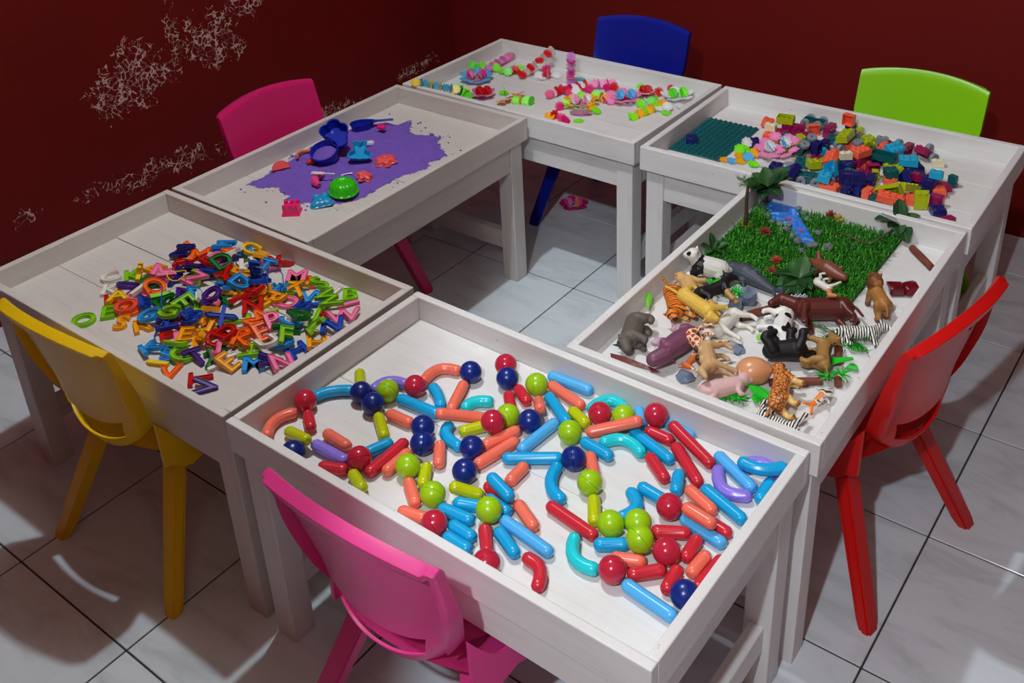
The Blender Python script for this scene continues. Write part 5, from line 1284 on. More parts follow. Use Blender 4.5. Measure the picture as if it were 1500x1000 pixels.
loose('red and hot pink clump left of the pink and blue flower', [('pink', F4(690, 400, 0.014), 0.9, R(-40)), ('hot', F4(650, 390, 0.012), 0.6, 0), ('pink', F4(690, 350, 0.02), 0.7, R(-45))])
loose('big lime disc standing near the back rim', [('lime', F4(950, 290, 0.020), 1.1, R(-45)), ('lime', F4(1010, 310, 0.016), 0.9, R(-50))])
ring_flower('small red and white flower between lime discs', F4(990, 365, 0.003), 0.016, ['red', 'white'], ['red'], 6, (0, 0, 0))
chain('lime and white discs in front of the red and white flower', F4(950, 430, 0.010), F4(1090, 400, 0.016), ['lime', 'white', 'green', 'lime'], True, 0.012)
loose('red discs near the back right corner', [('red', F4(1110, 328, 0.014), 1.0, R(-45)), ('red', F4(1225, 303, 0.014), 0.9, R(-45)), ('white', F4(1165, 340, 0.010), 0.4, 0)])
ring_flower('white flower with a bright green middle', F4(1275, 385, 0.003), 0.036, ['white'], ['green', 'lime'], 8, (0.04, 0, 0), 'white')
chain('yellow and lime zigzag chain at the front right', F4(880, 545, 0.008), F4(1150, 430, 0.012), ['lime', 'yellow', 'amber', 'lime', 'yellow', 'amber'], True, 0.0125)
loose('lime and white stack in front of the white flower', [('lime', F4(1175, 510, 0.005), 0.1, 0), ('white', F4(1185, 455, 0.016), 0.7, R(-45)), ('white', F4(1110, 470, 0.008), 0.3, 0), ('white', F4(1300, 450, 0.008), 0.3, 0)])
loose('magenta clump with a yellow disc at the front rim', [('amber', F4(150, 538, 0.012), 0.5, R(-45)), ('red', F4(195, 530, 0.012), 1.2, R(-20)), ('magenta', F4(255, 555, 0.012), 0.7, R(-45)), ('magenta', F4(290, 570, 0.010), 0.6, 0)])
loose('flat lime disc alone at the front rim', [('lime', F4(405, 582, 0.002), 0.0, 0)])
# one on the floor, some in the brick tray
pf = at(840, 303, 0.0)
t = ring_flower('magenta flower lying on the floor inside the ring of tables', (pf.x, pf.y, 0.001), 0.036, ['magenta'], ['lilac', 'hot', 'amber'], 8); t['group'] = 'flower discs left elsewhere'
def F5(x, y, z=0.012): return at(1040 + x / 7.145, 150 + y / 7.145, TF['brick'] + z)
t = ring_flower('big pink flower with a white middle resting against the bricks', F5(715, 500, 0.022), 0.047, ['pink'], ['white', 'white', 'blue'], 9, (0.25, -0.1, 0), 'pink'); t['group'] = 'flower discs left elsewhere'
for lb, pcs in (('yellow light blue and lime discs lying beside the base plate', [('amber', F5(150, 595, 0.004), 0.1, 0), ('blue', F5(235, 610, 0.005), 0.2, 0), ('amber', F5(310, 560, 0.008), 0.4, 0), ('amber', F5(325, 615, 0.004), 0.1, 0), ('lime', F5(455, 640, 0.008), 0.2, 0)]),
                ('lime and light blue discs leaning behind the flat yellow discs', [('lime', F5(310, 490, 0.016), 0.8, R(-45)), ('blue', F5(400, 570, 0.012), 0.6, R(-45)), ('white', F5(385, 420, 0.022), 1.0, R(-40)), ('lime', F5(375, 480, 0.012), 0.6, 0), ('amber', F5(480, 520, 0.016), 0.7, R(-45)), ('white', F5(560, 640, 0.012), 0.5, 0)])):
    t = loose(lb, pcs); t['group'] = 'flower discs left elsewhere'
# ================================================================ the jungle tray: grass, pond, plants
ZJ = TF['jungle']
GR = 'plants set on the grass mat'
mat_poly = [(0.452, 0.448), (0.797, 0.452), (0.797, 0.122), (0.640, 0.104), (0.520, 0.085), (0.452, 0.090)]
mat_root = tag(empty('grass_mat', (0, 0, 0)), 'square of green artificial grass at the back of the animal tray', 'grass mat')
bm = bmesh.new(); bm_prism(bm, mat_poly, ZJ + 0.0003, ZJ + 0.004); bmesh.ops.recalc_face_normals(bm, faces=bm.faces[:])
link('backing', mesh_from(bm, 'backing'), mottled('grass backing', [(0.3, (14, 48, 10)), (0.7, (30, 84, 20))], 60, 0.9, 0.2), mat_root)
POND = [at(1010 + x / 7.142, 240 + y / 7.142, ZJ + 0.010)[:2] for x, y in ((735,385),(900,392),(985,370),(1085,400),(1180,600),(1325,830),(1205,865),(1120,800),(1060,700),(950,640),(845,555))]
t = NT('artificial grass'); r = t.n('ShaderNodeNewGeometry').outputs['Random Per Island']
t.set(Base_Color=t.ramp(r, [(0.0, srgb(16, 80, 12)), (0.5, srgb(34, 124, 22)), (0.85, srgb(66, 160, 38)), (1.0, srgb(130, 196, 70))]), Roughness=0.45)
bm = bmesh.new(); rg = random.Random(21)
for k in range(11000):
    x, y = rg.uniform(0.45, 0.800), rg.uniform(0.084, 0.453)
    if not in_poly((x, y), mat_poly) or in_poly((x, y), POND): continue
    h = rg.uniform(0.012, 0.023); a = rg.uniform(0, 2 * PI); l = rg.uniform(0.004, 0.015); w_ = rg.uniform(0.0007, 0.0013)
    dx, dy = math.cos(a), math.sin(a); b = Vector((x, y, ZJ + 0.003))
    s = Vector((-dy, dx, 0)) * w_
    m1 = b + Vector((dx * l * 0.35, dy * l * 0.35, h * 0.65)); tip = b + Vector((dx * l, dy * l, h * (1.0 if l < 0.008 else 0.75)))
    tip.x = max(0.441, min(tip.x, 0.815)); tip.y = min(tip.y, 0.457)
    v = [bm.verts.new(b - s), bm.verts.new(b + s), bm.verts.new(m1 + s), bm.verts.new(m1 - s), bm.verts.new(tip)]
    bm.faces.new((v[0], v[1], v[2], v[3])); bm.faces.new((v[3], v[2], v[4]))
tag(link('grass_blades', mesh_from(bm, 'grass_blades'), t.m, mat_root), kind='stuff')
# pond: wrinkled blue film
bm = bmesh.new(); bm_prism(bm, POND, ZJ + 0.0045, ZJ + 0.0105)
t = NT('blue pond film'); nz = t.noise(t.mapped((1, 1, 1)), 38, 4, 0.6, 1.5)
t.set(Base_Color=t.ramp(nz, [(0.35, srgb(26, 96, 208)), (0.62, srgb(58, 140, 236)), (0.72, srgb(190, 220, 250))]), Roughness=0.18).bump(nz, 0.5, 0.004)
bmesh.ops.recalc_face_normals(bm, faces=bm.faces[:])
tag(link('toy_pond', mesh_from(bm, 'toy_pond'), t.m), 'shiny blue toy pond set in the grass and edged with pebbles', 'pond')
M_STONE = mottled('grey pebble', [(0.3, (74, 82, 84)), (0.55, (112, 120, 120)), (0.8, (142, 148, 146))], 60, 0.75, 0.4)
def pebble(p, r, sq=0.6, seed=0, mat=None, name='pebble', label=None, cat=None, grp=None, cuts=3, facet=False):
    bm = bmesh.new(); rr = random.Random(seed); off = rr.uniform(0, 50)
    bmesh.ops.create_icosphere(bm, subdivisions=cuts, radius=1.0)
    for v in bm.verts:
        n = mnoise.noise(v.co * 1.1 + Vector((off, 0, 0))); k = 1 + 0.35 * n
        if facet: k = 1 + 0.5 * mnoise.noise(v.co * 0.9 + Vector((off, 0, 0))) + 0.18 * mnoise.cell(v.co * 1.6 + Vector((off, 3, 0)))
        v.co = Vector((v.co.x * r * k, v.co.y * r * k * (0.75 + 0.2 * rr.random() * 0), v.co.z * r * sq * k))
    o = link(name, mesh_from(bm, name, 25 if facet else True), mat or M_STONE, None, p, (0, 0, rr.uniform(0, 6)))
    low = min((v.co.z for v in o.data.vertices)); o.location.z = p[2] - low - 0.001
    if label: tag(o, label, cat, grp)
    return o
def J7(x, y, z=0.006): return at(1010 + x / 7.142, 240 + y / 7.142, ZJ + z)
def J8(x, y, z=0.006): return at(1180 + x / 5.0, 280 + y / 5.0, ZJ + z)
def J6(x, y, z=0.006): return at(980 + x / 3.409, 240 + y / 3.409, ZJ + z)
def J5(x, y, z=0.006): return at(880 + x / 3.409, 360 + y / 3.409, ZJ + z)
def Q1(x, y, z=0.006): return at(890 + x / 8.335, 360 + y / 8.335, ZJ + z)
def Q2(x, y, z=0.006): return at(1010 + x / 8.335, 360 + y / 8.335, ZJ + z)
def Q3(x, y, z=0.006): return at(890 + x / 7.694, 460 + y / 7.694, ZJ + z)
def Q4(x, y, z=0.006): return at(1020 + x / 7.694, 440 + y / 7.694, ZJ + z)
def Q5(x, y, z=0.006): return at(1100 + x / 6.665, 420 + y / 6.665, ZJ + z)
def Q6(x, y, z=0.006): return at(1030 + x / 6.818, 530 + y / 6.818, ZJ + z)
items = []
for k, (x, y, r) in enumerate(((745,455,.0075),(770,500,.007),(820,545,.008),(860,615,.008),(940,645,.0105),(1010,710,.0105),(1075,770,.010),(1130,840,.013),(1040,650,.009),(990,590,.006),(1110,430,.008),(1140,480,.008),(1190,535,.009),(1230,590,.009),(1090,350,.009),(1270,880,.013),(1170,930,.010),(1340,740,.010))):
    items.append((pebble(J7(x, y, 0.010), r, 0.65, k), 'grey pebble', 'pebble'))
for k, (x, y, r) in enumerate(((55,408,.012),(165,425,.014),(350,400,.006),(90,320,.009))):
    items.append((pebble(J8(x, y, 0.012), r, 0.6, 30 + k), 'grey pebble', 'pebble'))
us = sorted(range(len(items)), key=lambda i: image_pos(items[i][0].location)[1])
NTH = ['first', 'second', 'third', 'fourth', 'fifth', 'sixth', 'seventh', 'eighth', 'ninth', 'tenth', 'eleventh', 'twelfth', 'thirteenth', 'fourteenth', 'fifteenth']
cx_ = POND[0]; bank = {'left': [], 'right': []}
for i in us:
    u, v = image_pos(items[i][0].location); bank['left' if u < 1122 + (v - 300) * 1.05 else 'right'].append(i)
for side, ii in bank.items():
    for n_, i in enumerate(ii): tag(items[i][0], 'grey pebble, %s from the back on the %s bank of the pond' % (NTH[n_], side), 'pebble', 'pebbles round the pond')
# leaves
def leaf_mesh(L=0.045, W=0.020, fold=0.25, bend=0.3):
    bm = bmesh.new(); n = 8; rows = []
    for i in range(n + 1):
        t_ = i / n; w = W / 2 * math.sin(PI * min(1, t_ * 0.97 + 0.03)) ** 0.75 * (1 if t_ > 0 else 0.2)
        x = L * t_; z = bend * L * math.sin(t_ * 1.6) * 0.5 - bend * L * t_ * t_ * 0.6
        rows.append([bm.verts.new((x, -w, z + fold * w)), bm.verts.new((x, -w * 0.5, z + fold * w * 0.35)), bm.verts.new((x, 0, z)), bm.verts.new((x, w * 0.5, z + fold * w * 0.35)), bm.verts.new((x, w, z + fold * w))])
    for a, b in zip(rows, rows[1:]):
        for k in range(4): bm.faces.new((a[k], b[k], b[k + 1], a[k + 1]))
    bmesh.ops.solidify(bm, geom=bm.faces[:], thickness=0.0007)
    bmesh.ops.recalc_face_normals(bm, faces=bm.faces[:])
    return mesh_from(bm, 'leaf', True)
def leaf_mat(name, a, b, vein):
    t = NT(name); sep = t.n('ShaderNodeSeparateXYZ', ins={0: t.coord()})
    mid = t.math('LESS_THAN', t.math('ABSOLUTE', sep.outputs[1]), 0.0007)
    rib = t.n('ShaderNodeTexWave', bands_direction='X', ins={'Vector': t.mapped((1, 0.6, 1)), 'Scale': 70.0, 'Distortion': 0.5}).outputs[1]
    base = t.mix(rib, srgb(*a), srgb(*b)); t.set(Base_Color=t.mix(mid, base, srgb(*vein)), Roughness=0.38); return t.m
M_LEAF = leaf_mat('dark green leaf', (36, 84, 46), (58, 110, 60), (112, 150, 98))
M_LEAF2 = leaf_mat('mid green leaf', (62, 114, 62), (92, 146, 80), (128, 160, 104))
M_STEM = mottled('brown stem', [(0.3, (64, 46, 32)), (0.7, (104, 82, 58))], 80, 0.8, 0.3, (1, 1, 0.2))
LEAF = leaf_mesh(); LEAFB = leaf_mesh(0.054, 0.034, 0.25, 0.25); LEAFC = leaf_mesh(0.058, 0.042, 0.25, 0.25)
def leafy(label, p, leaves, mats=None, stem=None, me=None, hub=0.012):
    """Small artificial plant: stem and broad leaves (heading deg, pitch deg, scale)."""
    t = tag(empty('leafy_plant', p), label, 'plant', GR)
    bm = bmesh.new()
    for s in (stem or [[(0, 0, 0), (0.001, 0.001, hub)]]): bm_tube(bm, s, [0.0028] + [0.0022] * (len(s) - 1), 7)
    link('stem', mesh_from(bm, 'stem', True), M_STEM, t)
    for k, (hd, pt, sc_) in enumerate(leaves):
        o = shared('leaf', me or LEAF, (mats or [M_LEAF])[k % len(mats or [M_LEAF])], (0, 0, hub), Euler((rg.uniform(-.3, .3), R(-pt), R(hd))), t); o.scale = (sc_,) * 3
    return t
p = Vector((0.468, 0.432, ZJ + 0.010))
leafy('broad leaved plant at the head of the pond by the back rim', p, [(225, 25, 1.05), (200, 8, 1.0), (250, 5, 0.9), (280, -8, 0.9), (20, 28, 1.15), (48, 40, 1.25), (75, 35, 1.1), (135, 60, 0.9), (330, 0, 0.9), (110, 55, 0.8), (170, 30, 0.9)], [M_LEAF, M_LEAF2, M_LEAF], [[(0, 0, -0.006), (0.001, 0.002, 0.050)]], LEAFC, 0.050)
leafy('leafy sprig by the left rim behind the panda', J7(240, 940), [(145, 70, 0.95), (110, 62, 0.8), (200, 20, 0.9), (270, 15, 0.9), (330, 20, 0.8), (40, 25, 0.9), (70, 45, 0.7)], [M_LEAF, M_LEAF2], None, None, 0.010)
leafy('leafy plant lying at the front edge of the grass', J6(650, 590, 0.018), [(265, -6, 1.2), (290, -4, 1.2), (240, 0, 1.1), (205, 8, 1.1), (40, 30, 0.8), (100, 45, 1.0), (60, 12, 0.9), (320, 5, 1.0), (150, 30, 0.8)], [M_LEAF, M_LEAF, M_LEAF2], None, LEAFB, 0.010)
a_, b_, c_ = J8(690, 245, 0.03), J8(470, 392, 0.018), J8(240, 300, 0.018)
leafy('leafy branch lying on the grass with its bent brown twig', a_, [(125, 62, 1.05), (150, 55, 0.9), (215, 10, 1.15), (200, 25, 0.9), (35, 22, 0.9), (20, 10, 0.7), (305, -15, 1.15), (285, -12, 0.9), (240, 0, 0.7)], [M_LEAF, M_LEAF2, M_LEAF], [[(0, 0, 0.004), ((b_ - a_) * 0.35)[:], (b_ - a_)[:]], [(b_ - a_)[:], ((c_ - a_) * 0.6 + (b_ - a_) * 0.4)[:], (c_ - a_)[:]]], LEAFB, 0.006)
# needle sprays
M_NEEDLE = plastic('pine needle', (52, 128, 40), 0.5, 0.2)
M_NEEDLE_Y = plastic('yellow grass sprig', (188, 178, 50), 0.5, 0.2)
M_RED = plastic('red succulent', (150, 48, 44), 0.5, 0.2)
def spray(bm, base, d, L, n, nl, spread=0.9):
    base, d = Vector(base), Vector(d).normalized()
    bm_tube(bm, [base, base + d * L * 0.5, base + d * L + Vector((0, 0, -0.1 * L))], [0.0008, 0.0007, 0.0004], 5)
    for k in range(n):
        t_ = 0.15 + 0.85 * k / n; b = base + d * L * t_
        v = (d * 0.8 + Vector((rg.gauss(0, spread), rg.gauss(0, spread), rg.gauss(0, spread * 0.7)))).normalized()
        bm_tube(bm, [b, b + v * nl * rg.uniform(0.7, 1.1)], [0.0007, 0.0003], 3)
p = J7(580, 690, 0.004)
pt_ = tag(empty('toy_tree', p), 'thin toy tree with bare trunk and needle crown at the left rim', 'tree', GR)
bm = bmesh.new(); bm_tube(bm, [(0, 0, 0), (0.001, 0, 0.04), (-0.001, 0.001, 0.08), (0.001, 0, 0.128)], [0.0058, 0.0048, 0.0042, 0.0032], 9)
link('trunk', mesh_from(bm, 'trunk', True), M_STEM, pt_)
bm = bmesh.new()
for a in range(9):
    an = a * 0.7 + 0.2; spray(bm, (0, 0, 0.122), (math.cos(an), math.sin(an), 0.25 + 0.2 * (a % 3)), 0.030, 15, 0.012, 0.6)
link('needle_crown', mesh_from(bm, 'needle_crown'), M_NEEDLE, pt_); 
bm = bmesh.new()
for a in range(6):
    an = a * 1.05; spray(bm, (0, 0, 0.012), (math.cos(an), math.sin(an), 0.3), 0.020, 8, 0.008, 0.6)
link('yellow_sprig', mesh_from(bm, 'yellow_sprig'), M_NEEDLE_Y, pt_)
p = Q5(930, 500, 0.008)
br = tag(empty('pine_branch', p), 'green pine branch with a bare brown end by the right rim', 'branch')
bm = bmesh.new(); q = Q5(1055, 340, 0.018) - p; bm_tube(bm, [(0, 0, 0), q * 0.5, q], [0.0020, 0.0026, 0.0030], 7)
link('twig', mesh_from(bm, 'twig', True), M_STEM, br)
bm = bmesh.new()
for x, y in ((600, 370), (690, 430), (700, 500), (820, 460), (760, 520), (1150, 640), (1050, 600), (1180, 520), (1000, 560)):
    q = Q5(x, y, 0.012) - p; spray(bm, (0, 0, 0.004), q, q.length, int(14 + q.length * 300), 0.013, 0.55)
link('needles', mesh_from(bm, 'needles'), M_NEEDLE, br)
def succulent(label, p, r, mat, n=26):
    bm = bmesh.new()
    for k in range(n):
        a = rg.uniform(0, 2 * PI); el = rg.uniform(0.15, 1.4); v = Vector((math.cos(a) * math.cos(el), math.sin(a) * math.cos(el), math.sin(el)))
        bm_tube(bm, [(0, 0, 0.004), v * r * 0.6 + Vector((0, 0, 0.004)), v * r + Vector((0, 0, 0.005))], [0.0012, 0.0024, 0.0004], 5)
    bm_lathe(bm, [(0, 0.006), (0.004, 0.006), (0.004, -0.002), (0, -0.002)], 7)
    tag(link('succulent', mesh_from(bm, 'succulent', True), mat, None, p), label, 'plant', GR)
succulent('red succulent tuft on the grass left of the pond', J7(790, 745, 0.010), 0.017, M_RED)
succulent('red and green tuft right of the pond', J8(185, 195, 0.010), 0.016, M_RED)
succulent('yellow green tuft touching the red tuft right of the pond', J8(235, 225, 0.010), 0.017, M_NEEDLE_Y, 20)
succulent('dark red tuft under the leafy branch', J8(480, 230, 0.012), 0.016, plastic('dark red succulent', (104, 36, 36), 0.5, 0.2))
succulent('orange red tuft above the dark grey animal', Q2(1060, 220, 0.012), 0.016, plastic('orange succulent', (186, 72, 44), 0.5, 0.2))
succulent('orange red tuft left of the front leafy plant', Q2(1000, 350, 0.010), 0.016, plastic('brick succulent', (160, 66, 44), 0.5, 0.2), 20)
for k, (x, y) in enumerate(((1045, 580), (1160, 700))):
    bm = bmesh.new(); bm_prism(bm, lobes(5, 0.0035, 0.0022, 30), 0, 0.002); bmesh.ops.recalc_face_normals(bm, faces=bm.faces[:])
    tag(link('pond_flower', mesh_from(bm, 'pond_flower'), plastic('pond flower pink', (224, 60, 96), 0.4), None, J7(x, y, 0.0107)), ('tiny pink flower floating higher up the pond', 'tiny pink flower floating lower down the pond')[k], 'flower')
# logs and rocks
M_LOG = mottled('brown toy log', [(0.3, (92, 42, 30)), (0.7, (128, 66, 48))], 60, 0.6, 0.4, (0.3, 1, 1))
def log(label, p, q, r, name='toy_log'):
    p, q = Vector(p), Vector(q); c = (p + q) / 2; bm = bmesh.new()
    bm_tube(bm, [p - c, (p - c) * 0.3 + Vector((0, 0, 0.0006)), q - c], [r * 0.95, r, r * 0.92], 12)
    bmesh.ops.recalc_face_normals(bm, faces=bm.faces[:]); return tag(link(name, mesh_from(bm, name, 40), M_LOG, None, c), label, 'log', 'brown logs in the animal tray')
log('reddish brown log sticking out from under the leafy branch', J8(780, 415, 0.009), J8(925, 560, 0.009), 0.0085)
log('brown log behind the spotted cow', Q2(620, 880, 0.010), Q2(1080, 740, 0.010), 0.0088)
log('brown log lying behind the leopard', Q6(660, 205, 0.0085), Q6(1185, 190, 0.0085), 0.0082)
log('short upright looking brown log near the right rim', Q5(850, 560, 0.010), Q5(850, 740, 0.010), 0.0075)
log('short brown log end beside the fish', Q5(850, 900, 0.008), Q5(850, 960, 0.008), 0.0075)
M_ROCK = mottled('blue grey rock', [(0.25, (84, 98, 120)), (0.55, (120, 134, 156)), (0.8, (150, 162, 180))], 40, 0.6, 0.5)
pebble(Q2(690, 720, 0.0), 0.026, 0.75, 71, M_ROCK, 'toy_rock', 'large blue grey rock in the middle of the animals', 'rock', None, 2, True)
pebble(Q2(540, 800, 0.0), 0.017, 1.1, 72, M_ROCK, 'toy_rock', 'upright blue grey rock left of the large rock', 'rock', None, 2, True)
pebble(Q2(1140, 590, 0.0), 0.016, 0.7, 73, M_ROCK, 'toy_rock', 'blue grey rock beside the leafy plant', 'rock', None, 2, True)
pebble(Q3(870, 740, 0.0), 0.020, 0.5, 74, M_ROCK, 'toy_rock', 'pale blue grey rock near the front rim of the animal tray', 'rock', None, 2, True)
pebble(Q4(470, 560, 0.0), 0.016, 0.35, 75, M_ROCK, 'toy_rock', 'flat grey rock under the white horse', 'rock', None, 2, True)
# dark red glossy rock beside the lion, dark red strip by the front left corner
bm = bmesh.new()
for cx_ in (-0.017, 0.014):
    vs = bm_box(bm, (cx_ - 0.016, -0.018, 0), (cx_ + 0.015, 0.016, 0.024), None, 0.007, 2)
    for v in vs: v.co += Vector((mnoise.noise(v.co * 60 + Vector((4, 0, 0))), mnoise.noise(v.co * 60), 0)) * 0.006
M_MAR = mottled('glossy maroon', [(0.3, (88, 10, 22)), (0.7, (116, 18, 32))], 30, 0.16, 0.3)
o = link('maroon_rock', mesh_from(bm, 'maroon_rock', 40), M_MAR, None, J8(715, 745, 0.0005), (0, 0, R(38))); tag(o, 'glossy dark red lump beside the brown lion', 'rock')
bm = bmesh.new(); bm_prism(bm, [(-0.052, 0.004), (-0.044, -0.007), (-0.02, -0.006), (0.046, 0.0), (0.056, 0.004), (0.03, 0.006), (-0.02, 0.008)], 0, 0.003); bmesh.ops.recalc_face_normals(bm, faces=bm.faces[:])
tag(link('red_strip', mesh_from(bm, 'red_strip'), M_MAR, None, Q3(285, 560, 0.012), (0.5, 0.0, R(2))), 'dark red pointed strip leaning in the front left corner', 'toy')
# bright plastic palms
M_PALM = plastic('bright green palm plastic', (22, 200, 34), 0.4, 0.1); M_PALE = plastic('pale palm stem', (200, 226, 206), 0.5)
def palm_star(label, pts, stem=None):
    p0 = Vector(pts[0]); t = tag(empty('plastic_palm', p0), label, 'plant', 'bright green plastic palms')
    for p in pts:
        bm = bmesh.new()
        for k in range(16):
            a = 2 * PI * k / 16 + rg.uniform(-.1, .1); el = rg.uniform(-0.1, 0.7); v = Vector((math.cos(a) * math.cos(el), math.sin(a) * math.cos(el), math.sin(el)))
            bm_tube(bm, [(0, 0, 0), v * 0.011, v * 0.020 + Vector((0, 0, -0.002))], [0.0012, 0.0016, 0.0003], 4)
        bm_ball(bm, (0, 0, 0), 0.004, None, 8, 6)
        link('palm_head', mesh_from(bm, 'palm_head', True), M_PALM, t, Vector(p) - p0)
    if stem:
        bm = bmesh.new(); bm_tube(bm, [Vector(s) - p0 for s in stem], 0.0016, 6); link('stem', mesh_from(bm, 'stem', True), M_PALE, t)
    return t
palm_star('pair of bright green palm stars by the panda', [Q2(300, 455, 0.028), Q2(420, 440, 0.030)], [Q2(300, 455, 0.022), Q2(360, 560, 0.006)])
palm_star('pair of bright green palm stars in front of the dark grey animal', [Q2(590, 560, 0.034), Q2(510, 620, 0.028)], [Q2(590, 560, 0.030), Q2(310, 610, 0.010)])
palm_star('two bright green palm stars near the right rim', [Q5(740, 870, 0.016), Q5(890, 850, 0.020)], [Q5(740, 870, 0.012), Q5(690, 860, 0.008), Q5(600, 860, 0.004)])
palm_star('small green palm stars at the front rim by the pink pig', [Q6(225, 345, 0.012), Q6(355, 365, 0.012)], [Q6(355, 350, 0.010), Q6(500, 345, 0.010)])
def frond(label, p, hd, pt, L, W, n=11, mat=None):
    bm = bmesh.new(); bm_tube(bm, [(0, 0, 0), (L * .5, 0, 0.004), (L, 0, 0.002)], [0.0022, 0.0018, 0.0008], 6)
    for k in range(n):
        x = L * (0.12 + 0.85 * k / n); w = W * math.sin(PI * (0.15 + 0.8 * k / n))
        for s in (-1, 1): bm_tube(bm, [(x, 0, 0.003), (x + w * 0.4, s * w, 0.001)], [0.0024, 0.0009], 4, squash=0.4, up=(0, 0, 1))
    bmesh.ops.recalc_face_normals(bm, faces=bm.faces[:])
    return tag(link('palm_frond', mesh_from(bm, 'palm_frond'), mat or M_PALM, None, p, (0, R(-pt), R(hd))), label, 'plant', 'bright green plastic palms')
frond('bright green palm frond between the pig and leopard', Q6(440, 230, 0.020), -8, -4, 0.050, 0.016)
frond('bright green palm frond lower beside the leopard', Q6(640, 400, 0.008), 190, 6, 0.030, 0.014, 7)
bm = bmesh.new(); bm_prism(bm, [(-0.02, -0.006), (0.0, -0.011), (0.03, -0.006), (0.06, -0.002), (0.06, 0.003), (0.02, 0.008), (-0.012, 0.010), (-0.022, 0.004)], -0.001, 0.002); bmesh.ops.recalc_face_normals(bm, faces=bm.faces[:])
tag(link('palm_frond', mesh_from(bm, 'palm_leaf'), M_PALM, None, Q5(690, 740, 0.014), (0.2, -0.1, R(38))), 'broad bright green plastic leaf beside the short log', 'plant', 'bright green plastic palms')
frond('bright green frond under the pine branch', Q5(900, 560, 0.006), 12, 0, 0.046, 0.014)
frond('bright green frond against the right rim', Q5(930, 790, 0.006), 42, 0, 0.022, 0.012, 6)
frond('bright green leaf leaning on the left rim of the animal tray', Q1(500, 770, 0.010), 120, 32, 0.040, 0.008, 9, plastic('light green leaf', (120, 214, 60), 0.4))
frond('small pale green frond between the tiger and the panda', Q1(1030, 400, 0.012), -60, 0, 0.026, 0.008, 7, plastic('mint leaf', (120, 226, 150), 0.4))
# ================================================================ toy animals: each body is one continuous surface
def capsule(bm, a, ra, b, rb, seg=12):
    a, b = Vector(a), Vector(b); d = (b - a)
    if d.length < 1e-6: d = Vector((0, 0, 1e-4))
    dn = d.normalized(); pts, rr = [], []
    for k in range(4):
        t_ = PI / 2 * k / 4; pts.append(a - dn * ra * math.cos(t_)); rr.append(max(1e-4, ra * math.sin(t_)) if k else ra * 0.12)
    pts.append(a); rr.append(ra); pts.append(b); rr.append(rb)
    for k in range(1, 5):
        t_ = PI / 2 * k / 4; pts.append(b + dn * rb * math.sin(t_)); rr.append(rb * math.cos(t_) if k < 4 else rb * 0.12)
    bm_tube(bm, pts, rr, seg)
def body_mesh(name, caps, voxel=0.0016, smooth=4, balls=()):
    bm = bmesh.new()
    for c in caps: capsule(bm, *c)
    for c, r in balls: bm_ball(bm, c, r, None, 14, 10)
    bmesh.ops.recalc_face_normals(bm, faces=bm.faces[:])
    o = link(name, mesh_from(bm, name))
    m = o.modifiers.new('r', 'REMESH'); m.mode = 'VOXEL'; m.voxel_size = voxel; m.use_smooth_shade = True
    s = o.modifiers.new('s', 'SMOOTH'); s.iterations = smooth; s.factor = 0.5
    me = bpy.data.meshes.new_from_object(o.evaluated_get(bpy.context.evaluated_depsgraph_get()))
    bpy.data.objects.remove(o); me.name = name
    me.polygons.foreach_set('use_smooth', [True] * len(me.polygons)); return me
def zones(name, base, zs=(), rough=0.5, noise=0.004):
    """Base colour plus hard-edged ellipsoid patches ((centre), (radii), colour) in the toy's own space."""
    t = NT(name); g = t.coord()
    wob = t.n('ShaderNodeTexNoise', ins={'Vector': g, 'Scale': 120.0}).outputs[1]
    off = t.n('ShaderNodeVectorMath', operation='SCALE', ins={0: wob, 'Scale': noise * 2})
    p = t.n('ShaderNodeVectorMath', operation='ADD', ins={0: g, 1: off.outputs[0]}).outputs[0]
    p = t.n('ShaderNodeVectorMath', operation='SUBTRACT', ins={0: p, 1: (noise,) * 3}).outputs[0]
    col = base(t) if callable(base) else t.mix(t.noise(t.mapped(), 40, 4), tuple(x * 0.82 for x in srgb(*base)[:3]) + (1,), srgb(*base))
    for c, r, rgb in zs:
        d = t.n('ShaderNodeVectorMath', operation='SUBTRACT', ins={0: p, 1: c}).outputs[0]
        d = t.n('ShaderNodeVectorMath', operation='DIVIDE', ins={0: d, 1: r}).outputs[0]
        l = t.n('ShaderNodeVectorMath', operation='LENGTH', ins={0: d}).outputs['Value']
        col = t.mix(t.math('LESS_THAN', l, 1.0), col, srgb(*rgb))
    t.set(Base_Color=col, Roughness=rough).bump(t.noise(t.mapped(), 170, 3), 0.25, 0.001); return t.m
def striped(a, b, scale=90, axis='X', width=0.32, belly=None, dist=3.0):
    def f(t):
        w = t.n('ShaderNodeTexWave', bands_direction=axis, ins={'Vector': t.coord(), 'Scale': scale, 'Distortion': dist, 'Detail': 2.0, 'Detail Scale': 2.0}).outputs[1]
        return t.mix(t.math('LESS_THAN', w, width), srgb(*a), srgb(*b))
    return f
def blotched(a, b, scale=70, edge=0.10):
    def f(t):
        v = t.n('ShaderNodeTexVoronoi', feature='DISTANCE_TO_EDGE', ins={'Vector': t.coord(), 'Scale': scale}).outputs[0]
        return t.mix(t.math('LESS_THAN', v, edge), srgb(*a), srgb(*b))
    return f
def spotted(a, b, scale=60, size=0.42):
    def f(t):
        v = t.n('ShaderNodeTexVoronoi', ins={'Vector': t.mapped((1, 1, 1)), 'Scale': scale, 'Randomness': 0.9}).outputs[0]
        return t.mix(t.math('LESS_THAN', v, size), srgb(*a), srgb(*b))
    return f
